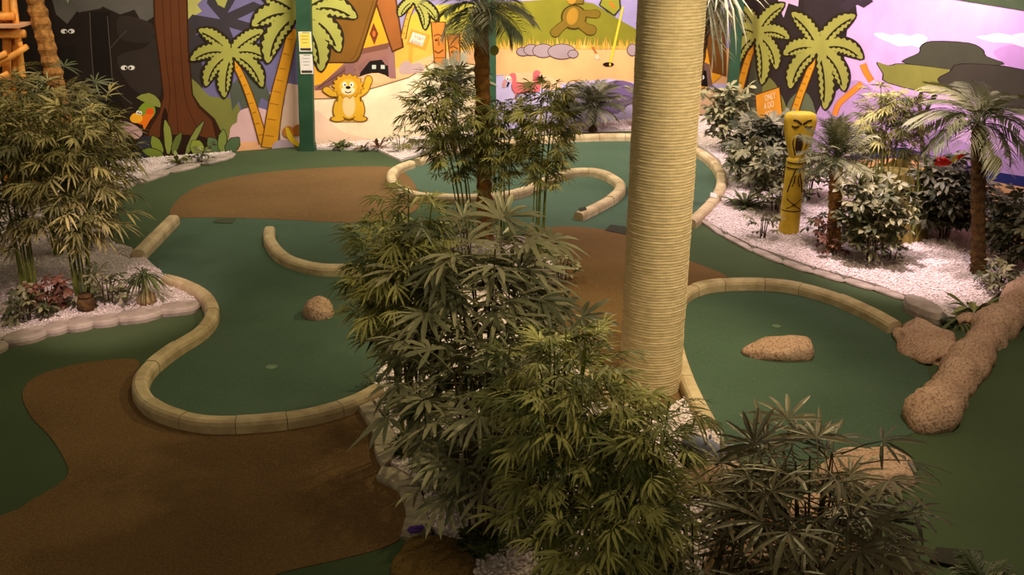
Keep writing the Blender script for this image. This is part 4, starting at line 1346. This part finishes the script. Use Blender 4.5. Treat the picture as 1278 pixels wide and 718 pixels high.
# ---------------------------------------------------------------- palms
def palm(label, base, top, trunk_r, nf, bank_, els, scale, seed, nuts=(), m=None, name='palm_tree', fname='frond', bend=(0, 0), flare=1.25, rough=True):
    r = random.Random(seed)
    b = G(*base, .03) if len(base) == 2 else Vector(base)
    tp = P(top[0], top[1], b.y) - b
    t = thing(name, label, 'palm', b)
    path = catmull([Vector((0, 0, 0)), tp * .5 + Vector((bend[0], 0, 0)), tp], 20)
    V, Fc, n = [], [], 14
    for i, p in enumerate(path):
        f = i / (len(path) - 1)
        ring = 1 + (.13 if i % 2 else -.06)
        rad = trunk_r * (flare - (flare - 1) * min(1, f * 3)) * ring
        for k in range(n):
            a = 2 * math.pi * k / n
            q = rad * (1 + (.1 * r.uniform(-1, 1) if rough else 0))
            V.append(p + Vector((math.cos(a) * q, math.sin(a) * q, 0)))
    for i in range(len(path) - 1):
        for k in range(n):
            Fc.append([i * n + k, i * n + (k + 1) % n, (i + 1) * n + (k + 1) % n, (i + 1) * n + k])
    Fc.append([(len(path) - 1) * n + k for k in range(n)])
    obj('trunk', V, Fc, m or M_TRUNK, t)
    for i in range(nf):
        az = 2 * math.pi * (i * .381966) + r.uniform(-.2, .2)
        el = els[0] + (els[1] - els[0]) * (i / max(1, nf - 1)) + r.uniform(-.12, .12)
        d = Vector((math.cos(az) * math.cos(el), math.sin(az) * math.cos(el), math.sin(el)))
        inst(fname, r.choice(bank_), t, TRS(tp + Vector((0, 0, .02)), orient(d, r.uniform(-.3, .3)), r.uniform(*scale)))
    for nx, ny, nr in nuts:
        q = P(nx, ny, b.y - trunk_r * 2.2) - b
        MB().ball(q, (nr, nr, nr * 1.08), 14, 9).build('coconut', M_NUT, t, True)
    return t


FR_T = [frond_mesh(mat('silver_frond', (112, 120, 92), (196, 194, 166), scale=2, rough=0.45, rand=True, spec=0.4), 24, .62, .3, .018, .85, 400 + k, .5) for k in range(3)]
FR_R = [frond_mesh(M_FROND, 22, .82, .36, .028, .95, 410 + k, .25) for k in range(3)]
FR_S = [frond_mesh(M_FROND, 20, .55, .2, .014, .35, 420 + k, .8) for k in range(3)]
FR_G = [frond_mesh(M_LEAFS, 20, .6, .2, .018, .7, 430 + k, .5) for k in range(3)]
palm('tall palm with a fibrous brown trunk and grey-green crown in the middle bed', (606, 301), (600, 12), .086, 28, FR_T, (-.45, 1.25), (.85, 1.12), 1, [(617, 63, .055)])
palm('palm with drooping feather fronds and a green coconut before the lilac mural', (1221, 341), (1221, 158), .075, 20, FR_R, (-.2, 1.2), (.66, .92), 2, [(1240, 204, .085)], M_TRUNKD)
palm('short palm with a bristly crown right of the totem pole', (1040, 311), (1044, 200), .075, 46, FR_S, (-.45, 1.45), (.8, 1.05), 3, (), M_TRUNK)
palm('palm leaning out of the left bamboo before the dark painted jungle', (100, 226), (34, -40), .12, 8, FR_T, (-.2, 1.0), (.9, 1.2), 4, (), M_TRUNK)
palm('palm hidden behind the rope column, its silvery fans hanging beside it', (846, 250), (886, -14), .08, 16, [fan_mesh(M_FROND, 10, .7, .03, 2.0, 450, .12, .9), fan_mesh(M_FROND, 9, .62, .03, 1.8, 451, .1, .8)],
     (-1.35, .5), (.9, 1.1), 5, (), M_TRUNKD, fname='fan_leaf')
palm('small feathery palm on the pale gravel strip before the painted lagoon', (740, 163), (740, 138), .07, 52, FR_G, (-.1, 1.4), (.85, 1.15), 6, (), M_TRUNKD, name='fern_palm', flare=1.1)
palm('dark feathery palm at the left of the column before the painted lagoon', (796, 160), (798, 132), .06, 16, FR_G, (-.1, 1.3), (.6, .8), 7, (), M_TRUNKD, name='fern_palm', flare=1.1)
palm('small feathery palm beside the painted flamingos', (700, 166), (700, 146), .05, 16, FR_G, (.2, 1.4), (.65, .85), 8, (), M_TRUNKD, name='fern_palm', flare=1.1)
palm('feathery palm at the left of the tall palm trunk before the painted village', (566, 192), (568, 118), .05, 26, FR_G, (-.1, 1.45), (1.0, 1.25), 12, (), M_TRUNKD, name='fern_palm', flare=1.1)
palm('palm with dry fronds cut by the bottom right corner', (1228, 742), (1226, 734), .04, 11, [frond_mesh(M_FROND, 18, .3, .16, .018, .3, 460)], (.0, .9), (.65, .9), 9, (), M_TRUNKD, name='fern_palm', flare=1.1)


def strap_plant(label, px, py, n, L, wd, m, seed, arch=(.3, 1.0), name='spiky_plant', cat='plant', z=0.03, tilt=(0, .9)):
    r = random.Random(seed)
    t = thing(name, label, cat, G(px, py, .03))
    ms = [strap_mesh(m, L, wd, a, 0) for a in (arch[0], (arch[0] + arch[1]) / 2, arch[1])]
    for i in range(n):
        az = 2.4 * i + r.uniform(-.3, .3)
        R = Matrix.Rotation(az, 3, 'Z') @ Matrix.Rotation(r.uniform(*tilt), 3, 'Y')
        inst('strap_leaf', r.choice(ms), t, TRS(Vector((math.cos(az), math.sin(az), 0)) * .015, R, r.uniform(.7, 1.1)))
    return t


M_AGAVE = mat('agave_leaf', (96, 106, 48), (140, 142, 80), scale=4, rough=0.5, rand=True)
M_DKSTRAP = mat('dark_strap_leaf', (50, 60, 28), (90, 98, 52), scale=4, rough=0.5, rand=True)
M_BROM = mat('red_strap_leaf', (90, 56, 40), (130, 92, 60), scale=4, rough=0.5, rand=True)
strap_plant('small green spiky plant at the mural foot below the painted lion', 426, 184, 26, .3, .045, M_DKSTRAP, 1, (.2, .7))
strap_plant('small reddish bromeliad at the mural foot right of the spiky plant', 472, 185, 16, .3, .04, M_BROM, 2, (.1, .6))
strap_plant('small brownish bromeliad between the spiky plant and the red one', 452, 186, 12, .22, .04, M_LEAFB, 7, (.2, .7))
strap_plant('agave with pointed green leaves growing against the rock ridge', 1215, 392, 26, .42, .055, M_AGAVE, 3, (.2, .8), 'agave')
strap_plant('dark arching grass below the agave beside the tan slab', 1196, 405, 30, .3, .03, M_DKSTRAP, 4, (.7, 1.3), 'grass_tuft')
strap_plant('low dark strap-leaved plant leaning over the far green curb', 930, 258, 40, .5, .05, M_DKSTRAP, 5, (.2, .6), tilt=(.2, .95))
strap_plant('green strap-leaved plant on the mural foot gravel beside the painted tree', 222, 204, 16, .32, .05, M_AGAVE, 6, (.1, .6))
strap_plant('low grassy tuft under the left bamboo stems behind the brown pot', 108, 378, 44, .5, .018, M_DKSTRAP, 8, (.3, 1.0), 'grass_tuft')
strap_plant('dark leafed tuft beside the S-shaped curb end', 468, 482, 12, .22, .035, M_DKSTRAP, 9, (.3, .9))

# bulbous ponytail plant
t = strap_plant('bulbous ponytail plant with a swollen base and drooping grassy leaves', 183, 379, 58, .36, .016, M_DKSTRAP, 10, (.9, 1.3), 'ponytail_plant', z=.30, tilt=(-.1, .45))
t.location.z = 0.03
for c in t.children:
    c.location.z += .27
b = MB()
prof = [(.02, 0), (.085, .01), (.105, .05), (.09, .1), (.05, .14), (.034, .18), (.03, .28), (.0, .285)]
for i, (rr_, z) in enumerate(prof):
    for k in range(14):
        a = 2 * math.pi * k / 14
        b.V.append(Vector((rr_ * math.cos(a), rr_ * math.sin(a), z)))
for i in range(len(prof) - 1):
    for k in range(14):
        b.F.append([i * 14 + k, i * 14 + (k + 1) % 14, (i + 1) * 14 + (k + 1) % 14, (i + 1) * 14 + k])
b.build('bulb', M_BULB, t, True)

# brown round pot in the left gravel
q = thing('plant_pot', 'small round dark brown pot on the left gravel behind the border stones', 'pot', G(109, 388, .03))
MB().ball((0, 0, .085), (.1, .1, .09), 14, 9).build('body', M_TRUNKD, q, True)
MB().tube([(0, 0, .155), (0, 0, .185)], [.075, .08], 14).build('rim', M_TRUNKD, q, True)

# straw stump
b0 = G(1108, 292, .03)
t = thing('tree_stump', 'wide olive-brown stump with ragged bark behind the dark shrubs', 'stump', b0)
r = random.Random(4)
V, Fc, n, m_ = [], [], 36, 10
for i in range(m_ + 1):
    f = i / m_
    for k in range(n):
        a = 2 * math.pi * k / n
        rad = (.37 + .1 * (1 - f) ** 3) * (1 + .06 * math.sin(k * 2.9) + .05 * noise.noise(Vector((math.cos(a) * 4, math.sin(a) * 4, f * 2))))
        V.append(Vector((rad * math.cos(a), rad * math.sin(a), f * (.85 + (.06 * r.uniform(-1, 1) if i == m_ else 0)))))
for i in range(m_):
    for k in range(n):
        Fc.append([i * n + k, i * n + (k + 1) % n, (i + 1) * n + (k + 1) % n, (i + 1) * n + k])
obj('bark', V, Fc, M_STRAW, t)
obj('cut_top', [(.35 * math.cos(2 * math.pi * k / 24), .35 * math.sin(2 * math.pi * k / 24), .8) for k in range(24)], [list(range(24))], M_STRAW, t)
for k in range(90):
    a = r.uniform(math.pi * .95, math.pi * 2.05)
    mm = MB().leaf((0, 0, 0), (r.uniform(-.15, .15), 0, 1), (0, -1, 0), r.uniform(.3, .6), .03, -.05, .1) if k < 4 else None
    if mm:
        bl = mm.mesh('grass_blade', M_AGAVE) if k == 0 else bl
    inst('grass_blade', bl, t, TRS(Vector((.44 * math.cos(a), .44 * math.sin(a), r.uniform(.02, .55))), Matrix.Rotation(r.uniform(-.3, .3), 3, 'Y') @ Matrix.Rotation(r.uniform(-1, 1), 3, 'Z'), r.uniform(.8, 1.3)))

# ---------------------------------------------------------------- totem pole
tb = G(984, 290, .03)
ht = P(1000, 140, tb.y)
t = thing('totem_pole', 'leaning yellow totem pole with a carved long-mouthed face at its top', 'totem', tb)
ax = (ht - tb)
Ht = ax.length
zz = ax.normalized()
xx = (Vector((1, 0, 0)) - zz * zz.x).normalized()
Rz = Matrix((xx, zz.cross(xx), zz)).transposed()           # local x right, y away, z along the pole
T = lambda v: Rz @ Vector(v)


def part(name, mb, m, smooth=True):
    mb.V = [T(v) for v in mb.V]
    return mb.build(name, m, t, smooth)


s = mpp(tb)
m = MB()
zs = [0, .02, .3, .58, .62, .64]
m.tube([(0, 0, z * Ht) for z in zs], [12.4 * s, 12.6 * s, 12.2 * s, 11.6 * s, 11 * s, 9 * s], 20)
part('post', m, M_YELLOW)
m = MB()
# face: a long shield block widening upward
rings = [(.6, 7, 8), (.66, 10, 9), (.74, 14, 10), (.84, 18, 11), (.93, 20, 11), (.985, 18, 10), (1.0, 13, 7)]
for z, a, d in rings:
    for k in range(24):
        th = 2 * math.pi * k / 24
        m.V.append(Vector((a * s * math.copysign(abs(math.cos(th)) ** .7, math.cos(th)), d * s * math.copysign(abs(math.sin(th)) ** .8, math.sin(th)), z * Ht)))
for i in range(len(rings) - 1):
    for k in range(24):
        m.F.append([i * 24 + k, i * 24 + (k + 1) % 24, (i + 1) * 24 + (k + 1) % 24, (i + 1) * 24 + k])
m.F += [list(range(24))[::-1], [(len(rings) - 1) * 24 + k for k in range(24)]]
part('head', m, M_YELLOW)
front = [(-10.6) * s]
m = MB().ball((-1 * s, -9.3 * s, .77 * Ht), (5 * s, 2.5 * s, 15 * s), 14, 9)
part('mouth', m, M_CARVE)
for sx in (-1, 1):
    part('eye', MB().ball((sx * 8 * s, -10.2 * s, .905 * Ht), (3.4 * s, 1.6 * s, 2.2 * s), 12, 7), M_YELLOW)
    part('eyelid_line', MB().tube([(sx * 12 * s, -9.6 * s, .90 * Ht), (sx * 8 * s, -11.8 * s, .888 * Ht), (sx * 3.5 * s, -11 * s, .90 * Ht)], .9 * s, 6), M_CARVE)
    part('brow', MB().tube([(sx * 1 * s, -11.2 * s, .915 * Ht), (sx * 6 * s, -11.4 * s, .945 * Ht), (sx * 11 * s, -10 * s, .95 * Ht)], 1.1 * s, 6), M_CARVE)
    part('jaw_line', MB().tube([(sx * 7 * s, -9.6 * s, .86 * Ht), (sx * 8.5 * s, -9.2 * s, .76 * Ht), (sx * 4 * s, -8.6 * s, .66 * Ht)], .8 * s, 6), M_CARVE)
    part('carved_line', MB().tube([(sx * 2 * s, -11.8 * s, .56 * Ht), (sx * 6 * s, -10.6 * s, .46 * Ht), (sx * 9 * s, -8.6 * s, .36 * Ht)], .8 * s, 6), M_CARVE)
    part('carved_line', MB().tube([(sx * 2.2 * s, -11.6 * s, .5 * Ht), (sx * 2.6 * s, -11.6 * s, .44 * Ht), (sx * 4.5 * s, -11.1 * s, .41 * Ht)], .8 * s, 6), M_CARVE)
    part('carved_line', MB().tube([(sx * 8.5 * s, -9 * s, .30 * Ht), (0, -12.6 * s, .255 * Ht), (-sx * 8 * s, -9.4 * s, .22 * Ht)], .8 * s, 6), M_CARVE)
for z in (.60, .555, .20):
    part('ring_line', MB().tube([(12 * s * math.sin(a), -12 * s * math.cos(a), z * Ht) for a in [-1.3 + .26 * k for k in range(11)]], .8 * s, 6), M_CARVE)

# ---------------------------------------------------------------- cane hut frame at far left
hb = G(2, 232)
Yh = hb.y
t = thing('cane_tower', 'orange bamboo cane tower lashed together at the top left corner', 'tower', Vector((hb.x, hb.y, 0)))
Lp = lambda x, y, dy=0.0: P(x, y, Yh + dy) - Vector((hb.x, hb.y, 0))
px1 = mpp(hb)
for a, b_, wpx, dy in (((-6, -30), (-6, 236), 9, 0), ((8, -30), (10, 236), 10, .02), ((-22, -30), (-22, 236), 9, .1), ((18, 34), (20, 236), 7, .14), ((14, -20), (14, 28), 8, -.04)):
    p, q = Lp(*a, dy), Lp(*b_, dy)
    q.z = max(q.z, 0.0) * 0
    MB().tube([p.lerp(q, k / 5) for k in range(6)], wpx * px1 / 2, 10).build('upright_cane', M_CANE, t, True)
for a, b_, wpx, dy in (((-30, 43), (31, 42), 10, -.12), ((-30, 22), (18, 20), 9, -.12), ((-14, 88), (34, 58), 7, -.16), ((-20, 80), (8, 66), 7, -.2), ((-16, 104), (10, 92), 7, -.2), ((24, 52), (26, 60), 7, -.1)):
    MB().tube([Lp(*a, dy), Lp(*b_, dy)], wpx * px1 / 2, 10).build('cross_cane', M_CANE, t, True)
MB().box(Lp(2, 31, -.1), (28 * px1, .22, .02)).build('shelf', mat('pale_board', (206, 150, 110), (222, 170, 128), scale=5), t)
for k, (x, y) in enumerate(((14, 43), (8, 21))):
    MB().tube([Lp(x, y - 6, -.02), Lp(x, y + 6, -.02)], 7 * px1, 10).build('lashing', M_TRUNK, t, True)
clump('leafy_plant', 'dark green leafy plant growing in front of the cane tower', 'plant', 18, 222, 62, 5, 50, ROSD, .36, (2, 0), .5, 'leaf_rosette', M_STEMD, rad=.01, scale=(.8, 1.2), seed=50, base_r=.06)

# ---------------------------------------------------------------- small things
# toy parrot on the grey shrub
q = P(1178, 203, G(1178, 298).y - .85)
t = thing('toy_parrot', 'red toy parrot with a yellow wing perched on the grey shrub', 'parrot', q)
s = mpp(q)
b = MB()
b.tube([(-11 * s, 0, -2 * s), (-7 * s, 0, 0), (0, 0, 1.5 * s), (5 * s, 0, 0), (9 * s, 0, -1 * s)], [1.6 * s, 5 * s, 6 * s, 4 * s, 1.5 * s], 12)
b.ball((-7 * s, -1 * s, 3 * s), 4.6 * s, 12, 8)
b.build('body', M_RED, t, True)
MB().leaf((8 * s, 0, -2 * s), (.5, -.1, .9), (0, -1, 0), 16 * s, 6 * s, 0, .1).build('wing', mat('parrot_yellow', (240, 200, 60), (250, 216, 90), scale=6), t)
MB().leaf((14 * s, 0, 5 * s), (.85, 0, .5), (0, -1, 0), 12 * s, 6 * s, 0, .1).build('tail', M_RED, t)
MB().tube([(-10 * s, -1 * s, 3.5 * s), (-13 * s, -1 * s, 2.6 * s), (-13.6 * s, -1 * s, .5 * s)], [2 * s, 1.4 * s, .3 * s], 8).build('beak', M_BLACK, t, True)
MB().ball((-8.5 * s, -5 * s, 4.2 * s), .9 * s, 8, 6).build('eye', M_EYEWHITE, t, True)


def hole(px, py, lab, rad):
    t = thing('golf_hole', lab, 'golf hole', G(px, py, .0045))
    V, Fc = [], []
    for i, (r_, z) in enumerate(((rad * 1.12, 0), (rad * 1.12, .003), (rad, .003), (rad, .0005))):
        for k in range(20):
            a = 2 * math.pi * k / 20
            V.append((r_ * math.cos(a), r_ * math.sin(a), z))
    for i in range(3):
        for k in range(20):
            Fc.append([i * 20 + k, i * 20 + (k + 1) % 20, (i + 1) * 20 + (k + 1) % 20, (i + 1) * 20 + k])
    obj('rim', V, Fc, M_CUP, t)
    obj('cup_disc', [(rad * math.cos(2 * math.pi * k / 20), rad * math.sin(2 * math.pi * k / 20), .001) for k in range(20)], [list(range(20))], M_CUP, t)
    return t


hole(339, 458, 'small pale hole cup sunk in the left putting green', .05)
hole(969, 407, 'small pale hole cup behind the half-dome boulder', .04)


def plate(name, label, cat, px, m, th=.008, z=.006):
    pts = [G(x, y, z) for x, y in px]
    c = sum(pts, Vector()) / len(pts)
    n = len(pts)
    A = sum(pts[i].x * pts[(i + 1) % n].y - pts[(i + 1) % n].x * pts[i].y for i in range(n))
    if A < 0:
        pts.reverse()
    V = [p - c for p in pts] + [p - c + Vector((0, 0, th)) for p in pts]
    o = obj(name, V, [list(range(n))[::-1], [n + k for k in range(n)]] + [[k, (k + 1) % n, (k + 1) % n + n, k + n] for k in range(n)], m)
    o.location = c
    return tag(o, label, cat)


plate('tee_mat', 'black rubber tee mat on the far green half behind the column', 'mat', [(762, 281), (790, 285), (784, 294), (755, 288)], M_MAT)
plate('tee_mat', 'worn greenish tee mat at the edge of the back brown felt', 'mat', [(270, 273), (294, 273), (290, 279), (266, 278)], M_WORN, z=.0075, th=.004)
plate('dark_board', 'dark flat board on the green under the dry palm fronds', 'board', [(1168, 686), (1226, 691), (1222, 716), (1160, 702)], M_MAT, .02)
plate('score_card', 'folded purple score card lying where slate meets brown rock', 'card', [(508, 663), (512, 659), (527, 657), (530, 660), (524, 664), (512, 666)], M_PURPLE, .012, z=.08)
plate('white_tag', 'small white tag lying on the curb of the far green', 'tag', [(887, 241), (895, 243), (894, 248), (886, 246)], M_WHITE, .01, z=.125)
plate('metal_clip', 'dark metal clip on the loose end of the hooked curb', 'clip', [(722, 261), (731, 259), (732, 262), (724, 264)], M_MAT, .012, z=.118)

# blue-grey animal ornaments in the foliage below the column
for (px, py, sc, rot, lab) in ((872, 570, .085, -.5, 'blue-grey animal ornament in the leaves below the rope column, the left one'), (902, 576, .07, .2, 'blue-grey animal ornament looking right towards the dark spiky palm')):
    gq = G(px, py, .28)
    t = thing('animal_ornament', lab, 'ornament', gq)
    Rm = Matrix.Rotation(rot, 3, 'Z')

    def pp(name, mb, m):
        mb.V = [Rm @ v for v in mb.V]
        mb.build(name, m, t, True)
    b = MB().tube([(-1.6 * sc, 0, .7 * sc), (-1.1 * sc, 0, .95 * sc), (-.2 * sc, 0, 1.05 * sc), (.5 * sc, 0, 1.1 * sc), (1.0 * sc, 0, 1.15 * sc), (1.5 * sc, 0, .95 * sc), (1.75 * sc, 0, .9 * sc)],
                  [.3 * sc, .8 * sc, .95 * sc, .72 * sc, .7 * sc, .5 * sc, .3 * sc], 14)
    pp('body', b, M_BLUE)
    for sx in (-.9, .4):
        for sy in (-.5, .5):
            pp('leg', MB().tube([(sx * sc, sy * sc, .8 * sc), (sx * sc, sy * sc, 0)], [.34 * sc, .3 * sc], 10), M_BLUE)
    for sy in (-1, 1):
        pp('ear', MB().ball((.75 * sc, sy * .5 * sc, 1.85 * sc), (.14 * sc, .2 * sc, .26 * sc), 8, 6), M_BLUE)
        pp('eye', MB().ball((1.3 * sc, sy * .48 * sc, 1.36 * sc), .13 * sc, 8, 6), M_BLACK)

# ---------------------------------------------------------------- repeats share a group phrase
GROUPS = {'bamboo_plant': 'bamboo plants of the beds', 'lady_palm': 'lady palms of the middle bed', 'umbrella_shrub': 'umbrella shrubs of the right bed', 'leafy_plant': 'small leafy plants of the beds',
          'palm_tree': 'palm trees', 'fern_palm': 'small feathery palms', 'spiky_plant': 'spiky plants', 'curb': 'timber curbs of the greens', 'boulder': 'boulders', 'flat_rock': 'flat rocks',
          'border_stone': 'pale edging stones of the gravel beds', 'slate_slab': 'slate slabs edging the middle bed', 'gravel_bed': 'gravel beds', 'green_post': 'green posts along the mural',
          'paper_notice': 'paper notices on the post', 'golf_hole': 'golf holes', 'tee_mat': 'tee mats', 'animal_ornament': 'animal ornaments', 'grass_tuft': 'grass tufts'}
for o in COL.objects:
    if o.get('category') and not o.get('group') and o.name.split('.')[0] in GROUPS:
        o['group'] = GROUPS[o.name.split('.')[0]]
